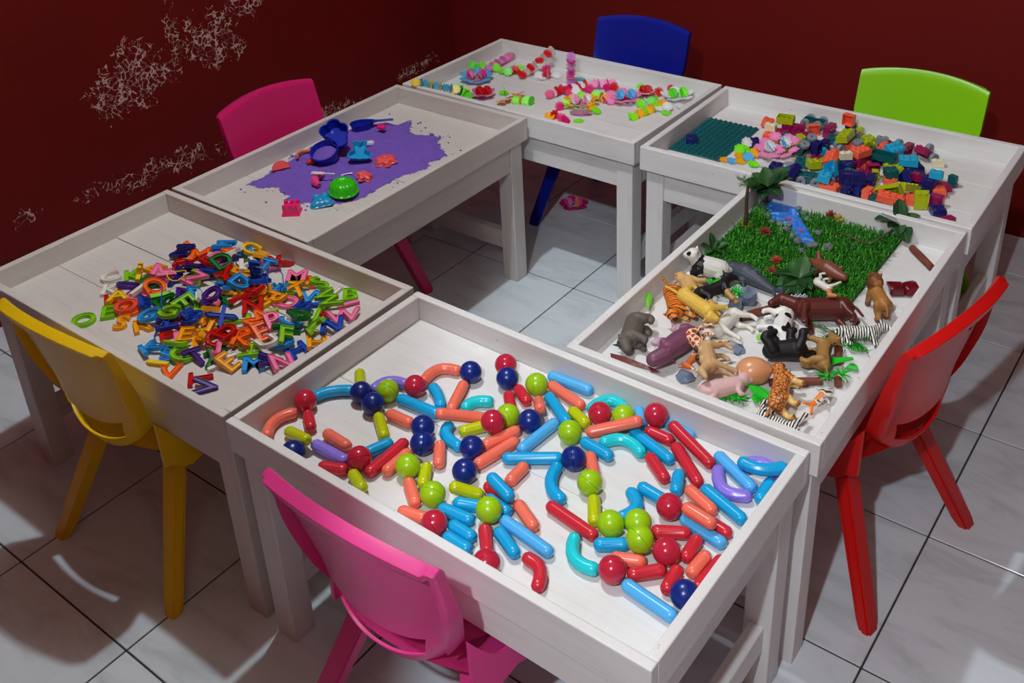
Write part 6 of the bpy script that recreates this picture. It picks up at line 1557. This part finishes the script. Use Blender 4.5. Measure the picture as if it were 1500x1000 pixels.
def quad(bl=0.07, rs=0.016, rh=0.015, rb=0.015, sh=0.045, lt=0.008, lb=0.005, neck=(0.022, 0.018), rn=0.011, head=0.012, sn=(0.016, -0.006), rsn=0.007, ear=0.005, er=0.003, tail=(0.02, -0.02), rt=0.0025, stance=0.010, extra=(), hump=0.0):
    """Capsules of a standing four-legged animal; x forward, z up, feet on z=0."""
    h = bl / 2; zc = sh; w = rs * 0.62; C = []
    C += [((-h, 0, zc), rh, (0, 0, zc + hump - 0.001), rb), ((0, 0, zc + hump - 0.001), rb, (h, 0, zc), rs)]
    n0 = Vector((h + rs * 0.4, 0, zc + rs * 0.35)); n1 = n0 + Vector((neck[0], 0, neck[1])); C.append((tuple(n0), rs * 0.75, tuple(n1), rn))
    s1 = n1 + Vector((sn[0], 0, sn[1])); C.append((tuple(n1), head, tuple(s1), rsn))
    for s in (-1, 1):
        e0 = n1 + Vector((-head * 0.3, s * head * 0.6, head * 0.7)); C.append((tuple(e0), er, tuple(e0 + Vector((-ear * 0.2, s * ear * 0.5, ear))), er * 0.6))
        fx = h + 0.002 + s * stance * 0.5; kx = fx - 0.001
        C += [((h, s * w, zc - rs * 0.3), lt, (kx, s * w, zc * 0.48), lb * 1.05), ((kx, s * w, zc * 0.48), lb * 1.05, (fx + 0.001, s * w, lb), lb), ((fx + 0.001, s * w, lb), lb, (fx + lb * 0.9, s * w, lb * 0.8), lb * 0.8)]
        bx = -h - 0.002 - s * stance * 0.5
        C += [((-h, s * w, zc - rh * 0.2), lt * 1.15, (bx + 0.005, s * w, zc * 0.60), lb * 1.35), ((bx + 0.005, s * w, zc * 0.60), lb * 1.35, (bx - 0.004, s * w, zc * 0.34), lb), ((bx - 0.004, s * w, zc * 0.34), lb, (bx, s * w, lb), lb), ((bx, s * w, lb), lb, (bx + lb * 0.9, s * w, lb * 0.8), lb * 0.8)]
    if tail:
        t0 = Vector((-h - rh * 0.8, 0, zc + rh * 0.4)); C += [(tuple(t0), rt * 1.2, tuple(t0 + Vector((-tail[0] * 0.6, 0, tail[1] * 0.3))), rt), (tuple(t0 + Vector((-tail[0] * 0.6, 0, tail[1] * 0.3))), rt, tuple(t0 + Vector((-tail[0], 0, tail[1]))), rt * 0.9)]
    return C + list(extra)
ANI = 'toy animals in the right tray'
M_EYE = plastic('toy eye black', (10, 10, 12), 0.15, 0.0)
from mathutils.bvhtree import BVHTree
LAID = []
J_LO, J_HI = (0.441, -0.357), (0.911, 0.458)
def settle(o, q):
    """Keep a toy inside the tray and ease it off the toys already laid down (sideways a little, else up on top)."""
    vs = [q @ v.co for v in o.data.vertices]; ps = [tuple(f.vertices) for f in o.data.polygons]
    for ax in (0, 1):
        lo = min(v[ax] for v in vs) + o.location[ax] - J_LO[ax]; hi = J_HI[ax] - max(v[ax] for v in vs) - o.location[ax]
        if lo < 0: o.location[ax] -= lo
        elif hi < 0: o.location[ax] += hi
    base = o.location.copy(); best = None
    tries = [(0, 0, 0)] + [(r * math.cos(a), r * math.sin(a), z) for z in (0, 0.004, 0.008, 0.013, 0.019, 0.026) for r in (0, 0.004, 0.008, 0.013) for a in [k * PI / 4 for k in range(8 if r else 1)]]
    tries.sort(key=lambda d: math.hypot(d[0], d[1]) + 0.8 * d[2])
    for d in tries:
        L_ = base + Vector(d); w = [v + L_ for v in vs]
        if any(min(v[ax] for v in w) < J_LO[ax] - 1e-4 or max(v[ax] for v in w) > J_HI[ax] + 1e-4 for ax in (0, 1)): continue
        b = BVHTree.FromPolygons(w, ps); n = sum(len(b.overlap(x)) for x in LAID)
        if best is None or n < best[0]: best = (n, L_, b)
        if n == 0: break
    o.location = best[1]; LAID.append(best[2])
def animal(name, label, me, mat, p, heading, roll=0, pitch=0, dz=0.0, eyes=(), cat='toy animal'):
    if me.materials and me.materials[0] is not mat: me = me.copy(); me.materials.clear()
    o = link(name, me, mat); tag(o, label, cat, ANI)
    q = (Matrix.Rotation(R(heading), 3, 'Z') @ Matrix.Rotation(R(-pitch), 3, 'Y') @ Matrix.Rotation(R(roll), 3, 'X'))
    o.rotation_mode = 'QUATERNION'; o.rotation_quaternion = q.to_quaternion()
    c = sum((v.co for v in me.vertices), Vector()) / len(me.vertices)
    rc = q @ c; low = min((q @ v.co).z for v in me.vertices)
    o.location = (p[0] - rc.x, p[1] - rc.y, ZJ + dz - low + 0.0002)
    settle(o, q)
    for e, r in eyes:
        bm = bmesh.new(); bm_ball(bm, (0, 0, 0), r, None, 8, 6); link('eye', mesh_from(bm, 'eye', True), M_EYE, o, e)
    return o
ZB = body_mesh('zebra', quad(0.056, 0.014, 0.014, 0.014, 0.048, 0.0075, 0.0046, (0.018, 0.018), 0.009, 0.0095, (0.018, -0.010), 0.006, 0.005, 0.0022, (0.010, -0.024), 0.0018, 0.012))
ZM = zones('zebra coat', striped((238, 234, 226), (20, 18, 18), 62, 'X', 0.42, None, 2.0))
animal('zebra', 'striped zebra lying tight against the front rim', ZB, ZM, Q6(760, 720, 0.012), 4, 88, 0, 0.0)
# panda, walking towards the left
me = body_mesh('panda', quad(0.044, 0.021, 0.023, 0.0235, 0.034, 0.0115, 0.0095, (0.012, 0.010), 0.016, 0.0165, (0.012, -0.004), 0.009, 0.005, 0.0045, (0.006, -0.004), 0.004, 0.012))
animal('panda', 'black and white panda standing at the edge of the grass', me, zones('panda coat', (232, 230, 222), [((0.024, 0, 0.012), (0.015, 0.04, 0.046), (22, 22, 26)), ((-0.026, 0, 0.004), (0.024, 0.05, 0.026), (22, 22, 26)), ((0.030, 0.012, 0.074), (0.009, 0.008, 0.009), (20, 20, 24)), ((0.030, -0.012, 0.074), (0.009, 0.008, 0.009), (20, 20, 24)), ((0.052, 0.009, 0.056), (0.006, 0.006, 0.006), (20, 20, 24)), ((0.052, -0.009, 0.056), (0.006, 0.006, 0.006), (20, 20, 24))], 0.45), Q1(1210, 300, 0.03), 205, 0, 14)
# tiger lying on its side with its back to the left
cat_caps = lambda s=1.0: quad(0.072, 0.0172, 0.0165, 0.016, 0.040, 0.0078, 0.0055, (0.014, 0.006), 0.012, 0.0135, (0.011, -0.004), 0.0075, 0.004, 0.0038, (0.034, 0.004), 0.003, 0.016)
CAT = body_mesh('tiger', cat_caps())
animal('tiger', 'orange striped tiger lying on its side, head towards the front', CAT, zones('tiger coat', striped((236, 128, 36), (52, 30, 16), 34, 'X', 0.16), [((0, 0, 0.016), (0.06, 0.03, 0.012), (240, 190, 116))]), Q1(780, 720, 0.02), -52, 62, 0, 0.0)
LION = body_mesh('lioness', cat_caps() )
animal('lioness', 'sandy yellow lioness lying with its legs up behind the tiger', LION, zones('sandy coat', (222, 176, 112)), Q1(800, 430, 0.02), 130, -82, 0, 0.0)
animal('lion_cub', 'yellow big cat lying under the tiger beside the black dog', LION, zones('yellow coat', (238, 196, 84)), Q1(1040, 880, 0.01), -20, 75, 0, 0.0)
# rhino on its side
ext = [((0.062, 0, 0.050), 0.0035, (0.066, 0, 0.066), 0.0012), ((0.052, 0, 0.052), 0.0025, (0.053, 0, 0.061), 0.001)]
RH = body_mesh('rhinoceros', quad(0.058, 0.020, 0.020, 0.021, 0.038, 0.0105, 0.0085, (0.014, -0.002), 0.015, 0.014, (0.016, -0.008), 0.0095, 0.007, 0.0035, (0.010, -0.014), 0.002, 0.008, ext))
animal('rhinoceros', 'grey brown rhinoceros lying on its side in the left corner', RH, zones('rhino hide', (104, 94, 86), [((0.064, 0, 0.060), (0.010, 0.008, 0.012), (40, 36, 36))], 0.6), Q3(310, 230, 0.02), 290, 80, 0, 0.0)
HP = body_mesh('hippopotamus', quad(0.066, 0.021, 0.021, 0.0235, 0.034, 0.0105, 0.009, (0.014, 0.0), 0.017, 0.0175, (0.022, -0.006), 0.0155, 0.004, 0.003, (0.008, -0.008), 0.002, 0.008))
animal('hippopotamus', 'purple hippopotamus lying on its side with pale legs', HP, zones('hippo hide', (128, 74, 100), [((0, 0, 0.004), (0.09, 0.05, 0.024), (196, 164, 176))], 0.45), Q3(740, 380, 0.02), -100, -72, 0, 0.0)
GF = body_mesh('giraffe', quad(0.046, 0.013, 0.011, 0.0125, 0.056, 0.006, 0.0036, (0.030, 0.052), 0.006, 0.0075, (0.015, -0.006), 0.0045, 0.004, 0.002, (0.008, -0.024), 0.0016, 0.008, [((0.056, 0.003, 0.118), 0.0012, (0.055, 0.003, 0.127), 0.0016), ((0.056, -0.003, 0.118), 0.0012, (0.055, -0.003, 0.127), 0.0016)]), 0.0013, 3)
animal('giraffe', 'red and cream patterned giraffe lying along the hippopotamus', GF, zones('giraffe coat', blotched((176, 66, 42), (246, 214, 176), 95, 0.12), [((0.056, 0, 0.10), (0.016, 0.02, 0.030), (206, 104, 44))]), Q3(960, 470, 0.01), 330, 88, 0, 0.0)
HS = body_mesh('white_horse', quad(0.062, 0.0165, 0.0165, 0.016, 0.054, 0.0085, 0.0048, (0.022, 0.010), 0.0105, 0.0105, (0.022, -0.018), 0.0068, 0.005, 0.0022, (0.014, -0.03), 0.003, 0.012))
animal('white_horse', 'white horse lying on its side, head down towards the front', HS, zones('white coat', (236, 232, 220), [((0.090, 0, 0.054), (0.006, 0.01, 0.008), (220, 206, 196))], 0.42), Q4(320, 320, 0.02), 270, 84, 0, 0.0, [((0.0610, 0.0095, 0.0745), 0.0018), ((0.0610, -0.0095, 0.0745), 0.0018)])
CW = body_mesh('spotted_cow', quad(0.066, 0.0185, 0.018, 0.0195, 0.047, 0.0088, 0.0055, (0.018, 0.006), 0.012, 0.0125, (0.018, -0.010), 0.0085, 0.006, 0.0028, (0.008, -0.03), 0.002, 0.010, [((0.052, 0.009, 0.068), 0.002, (0.053, 0.013, 0.076), 0.001), ((0.052, -0.009, 0.068), 0.002, (0.053, -0.013, 0.076), 0.001)]))
animal('spotted_cow', 'white cow with black patches lying with its legs to the left', CW, zones('cow coat', spotted((236, 234, 228), (20, 18, 20), 48, 0.42), [((0, 0, 0.0), (0.09, 0.05, 0.018), (236, 232, 224)), ((0.066, 0, 0.058), (0.018, 0.02, 0.018), (238, 232, 224))]), Q4(930, 300, 0.02), 285, -80, 0, 0.0)
BH_ = body_mesh('brown_horse', quad(0.076, 0.0235, 0.0250, 0.0235, 0.060, 0.0105, 0.0058, (0.030, 0.026), 0.0125, 0.012, (0.024, -0.014), 0.0078, 0.006, 0.0024, (0.016, -0.034), 0.0034, 0.014))
animal('brown_horse', 'dark reddish brown horse lying behind the spotted cow', BH_, zones('bay coat', (96, 38, 30), (), 0.4), Q5(600, 260, 0.02), 215, 84, 0, 0.0)
FO = body_mesh('white_foal', quad(0.030, 0.008, 0.0075, 0.0075, 0.030, 0.0042, 0.0026, (0.012, 0.010), 0.0055, 0.006, (0.010, -0.006), 0.0038, 0.003, 0.0014, (0.006, -0.014), 0.0014, 0.008), 0.0012, 3)
animal('white_foal', 'small white animal lying on the brown horse with legs up', FO, zones('foal coat', (238, 230, 220), [((0.030, 0, 0.04), (0.014, 0.012, 0.014), (206, 132, 84))]), Q5(720, 110, 0.03), -20, 100, 0, 0.032)
GO = body_mesh('gorilla', quad(0.050, 0.021, 0.017, 0.019, 0.042, 0.0105, 0.0085, (0.010, 0.010), 0.013, 0.0145, (0.010, -0.006), 0.009, 0.002, 0.003, None, 0.002, 0.016))
animal('gorilla', 'black gorilla lying on its back with its arms up by the cow', GO, zones('gorilla coat', (20, 20, 24), (), 0.55), Q5(330, 640, 0.02), 40, 150, 0, 0.0)
DG = body_mesh('black_dog', quad(0.056, 0.0155, 0.014, 0.0135, 0.044, 0.0078, 0.0055, (0.016, 0.012), 0.010, 0.0115, (0.016, -0.006), 0.0065, 0.006, 0.0028, (0.024, 0.004), 0.0024, 0.014))
animal('black_dog', 'black dog with tan legs between the tiger and white horse', DG, zones('black and tan coat', (26, 24, 26), [((0.03, 0, 0.006), (0.02, 0.04, 0.024), (196, 152, 94)), ((-0.03, 0, 0.002), (0.02, 0.04, 0.014), (196, 152, 94))]), Q2(240, 720, 0.02), 62, -70, 0, 0.0)
animal('shepherd_dog', 'tan and black shepherd dog lying behind the black gorilla', DG, zones('shepherd coat', (170, 128, 66), [((-0.004, 0, 0.066), (0.040, 0.03, 0.014), (62, 48, 34))]), Q5(610, 660, 0.02), 110, 85, 0, 0.0)
CM = body_mesh('camel', quad(0.056, 0.0155, 0.0145, 0.016, 0.052, 0.0075, 0.0045, (0.020, 0.012), 0.0078, 0.009, (0.013, -0.005), 0.0058, 0.004, 0.0022, (0.008, -0.02), 0.0018, 0.010, [((-0.014, 0, 0.060), 0.011, (-0.014, 0, 0.072), 0.006), ((0.014, 0, 0.060), 0.011, (0.014, 0, 0.072), 0.006)]))
animal('camel', 'tan camel lying on its side behind the pink pig', CM, zones('camel coat', (212, 170, 118), [((0.0, 0, 0.078), (0.05, 0.01, 0.009), (60, 44, 32))]), Q3(1140, 610, 0.02), -56, 72, 0, 0.0)
bm = bmesh.new(); bmesh.ops.create_uvsphere(bm, u_segments=28, v_segments=18, radius=1.0)
for v in bm.verts:
    n = v.co.copy(); k = 1 - 0.12 * math.exp(-((n.x - 0.55) ** 2 + (n.y + 0.1) ** 2 * 0.25 + (n.z - 0.6) ** 2) / 0.06)
    v.co = Vector((n.x * 0.034, n.y * 0.027 * (1 - 0.12 * n.x), n.z * 0.026)) * k
me = mesh_from(bm, 'toy_egg', True); o = link('toy_egg', me, plastic('peach egg', (226, 158, 112), 0.3, 0.06)); o.rotation_euler = (0, 0, R(35)); pe = Q4(650, 790, 0.03); o.location = (pe.x, pe.y, ZJ + 0.026 + 0.004)
tag(o, 'smooth peach coloured egg shaped toy beside the pink pig', 'egg')
PG = body_mesh('pink_pig', quad(0.056, 0.0165, 0.0175, 0.018, 0.026, 0.0072, 0.0052, (0.010, 0.002), 0.0135, 0.013, (0.013, -0.004), 0.0072, 0.005, 0.0035, (0.006, 0.004), 0.0014, 0.008))
animal('pink_pig', 'pale pink pig lying along the front rim', PG, zones('pig skin', (232, 190, 186), (), 0.45), Q6(195, 235, 0.02), 52, -55, 0, 0.0)
animal('leopard', 'orange spotted leopard lying beside the front rim', CAT, zones('leopard coat', blotched((226, 140, 66), (116, 62, 26), 130, 0.09), [((0, 0, 0.016), (0.07, 0.03, 0.012), (236, 196, 120))]), Q6(770, 340, 0.02), 105, -75, 0, 0.0)
animal('zebra', 'striped zebra lying by the pine branch at the right rim', ZB, ZM, Q5(1130, 500, 0.01), 30, -85, 0, 0.0)
FS = body_mesh('toy_fish', [((0.030, 0, 0.010), 0.005, (0.012, 0, 0.011), 0.0105), ((0.012, 0, 0.011), 0.0105, (-0.016, 0, 0.010), 0.007), ((-0.016, 0, 0.010), 0.007, (-0.030, 0, 0.010), 0.0035), ((-0.030, 0, 0.010), 0.0035, (-0.044, 0.011, 0.010), 0.0022), ((-0.030, 0, 0.010), 0.0035, (-0.044, -0.010, 0.010), 0.0022), ((0.0, 0, 0.018), 0.004, (-0.012, 0, 0.026), 0.002), ((0.012, 0.009, 0.010), 0.003, (0.004, 0.020, 0.008), 0.002), ((0.012, -0.009, 0.010), 0.003, (0.004, -0.020, 0.008), 0.002)], 0.0013, 3)
animal('toy_fish', 'white and orange marbled fish near the front right corner', FS, zones('koi scales', striped((240, 230, 220), (92, 60, 44), 40, 'DIAGONAL', 0.2, None, 6.0), [((-0.040, 0, 0.010), (0.018, 0.03, 0.02), (248, 128, 40)), ((-0.008, 0.008, 0.012), (0.014, 0.008, 0.02), (244, 150, 80))], 0.35), Q6(1175, 390, 0.01), 78, 40, 0, 0.0, (), 'toy fish')
SL = body_mesh('brown_seal', [((0.030, 0, 0.016), 0.013, (0.0, 0, 0.017), 0.0185), ((0.0, 0, 0.017), 0.0185, (-0.030, 0, 0.014), 0.013), ((-0.030, 0, 0.014), 0.013, (-0.044, 0, 0.014), 0.007), ((0.030, 0, 0.016), 0.013, (0.046, 0, 0.018), 0.0085), ((-0.030, 0.006, 0.020), 0.006, (-0.040, 0.014, 0.032), 0.005), ((0.022, 0.010, 0.022), 0.005, (0.026, 0.016, 0.028), 0.003), ((0.018, -0.012, 0.008), 0.006, (0.022, -0.020, 0.003), 0.004), ((-0.016, -0.012, 0.008), 0.006, (-0.018, -0.020, 0.003), 0.004)])
animal('brown_boar', 'smooth brown animal lying on the grass by the leafy plant', SL, zones('brown rubber', (136, 78, 58), (), 0.4), J8(160, 580, 0.03), -22, 10, 0, 0.014)
WH = body_mesh('grey_whale', [((0.046, 0, 0.018), 0.016, (0.010, 0, 0.020), 0.0215), ((0.010, 0, 0.020), 0.0215, (-0.030, 0, 0.016), 0.014), ((-0.030, 0, 0.016), 0.014, (-0.062, 0, 0.011), 0.007), ((-0.062, 0, 0.011), 0.006, (-0.078, 0.014, 0.011), 0.0035), ((-0.062, 0, 0.011), 0.006, (-0.078, -0.014, 0.011), 0.0035), ((0.046, 0, 0.018), 0.016, (0.062, 0, 0.016), 0.010), ((0.010, 0.016, 0.014), 0.006, (-0.012, 0.034, 0.010), 0.003), ((0.020, -0.016, 0.014), 0.006, (0.0, -0.036, 0.010), 0.003), ((0.050, 0.008, 0.030), 0.006, (0.060, 0.018, 0.036), 0.003), ((-0.01, 0, 0.034), 0.005, (-0.024, 0, 0.042), 0.002)])
animal('grey_whale', 'dark slate grey whale lying between the panda and leafy plant', WH, zones('slate skin', (72, 80, 92), [((0.02, -0.030, 0.0), (0.05, 0.02, 0.012), (120, 128, 138))], 0.5), Q2(700, 400, 0.02), 168, 8, 0, 0.004)
LB = body_mesh('brown_lion', quad(0.046, 0.0165, 0.0155, 0.0155, 0.042, 0.0085, 0.0062, (0.008, 0.014), 0.015, 0.0155, (0.010, -0.004), 0.008, 0.004, 0.004, (0.018, -0.018), 0.0024, 0.010, [((0.034, 0, 0.050), 0.016, (0.028, 0, 0.060), 0.016)]))
animal('brown_lion', 'brown maned lion standing on the bare tray beside the red lump', LB, zones('lion coat', (176, 120, 56), [((0.036, 0, 0.058), (0.022, 0.03, 0.024), (120, 72, 36)), ((0, 0, 0.0), (0.06, 0.04, 0.016), (110, 62, 34))]), J8(530, 800, 0.03), 128, 0, 0, 0.0)
# small odds and ends
bm = bmesh.new()
for k in range(5): bm_tube(bm, [(k * 0.009, 0, 0.012), (k * 0.009 + 0.006, 0.003, 0.016), (k * 0.009 + 0.010, 0.0, 0.010)], [0.0016, 0.0016, 0.0012], 6)
bm_tube(bm, [(0, 0, 0.012), (0.02, 0.001, 0.011), (0.048, 0, 0.012)], 0.0015, 6); bm_tube(bm, [(0.005, 0, 0), (0.006, 0, 0.012)], 0.0014, 6); bm_tube(bm, [(0.04, 0, 0), (0.041, 0, 0.012)], 0.0014, 6)
tag(link('toy_fence', mesh_from(bm, 'toy_fence', True), plastic('pale fence', (206, 218, 232), 0.4), None, Q2(1160, 690, 0.022), (0, 0, R(40))), 'short pale blue toy fence lying over the brown horse', 'fence')
bm = bmesh.new(); bm_lathe(bm, [(0, 0.003), (0.006, 0.003), (0.0065, 0.0015), (0.006, 0), (0, 0)], 16)
tag(link('green_counter', mesh_from(bm, 'green_counter', 40), plastic('lime counter', (124, 224, 50), 0.4), None, Q4(712, 412, 0.012), (0.5, 0.3, 0)), 'small round lime green counter beside the cow', 'counter')
bm = bmesh.new()
for a in range(5): bm_tube(bm, [(0, 0, 0.001), (0.010 * math.cos(a * 1.25), 0.010 * math.sin(a * 1.25), 0.003), (0.02 * math.cos(a * 1.25 + 0.3), 0.02 * math.sin(a * 1.25 + 0.3), 0.001)], [0.003, 0.0022, 0.0012], 6)
tag(link('white_twigs', mesh_from(bm, 'white_twigs', True), plastic('white twig', (230, 232, 236), 0.4), None, Q5(330, 855, 0.004)), 'small white branching piece under the black gorilla', 'toy')
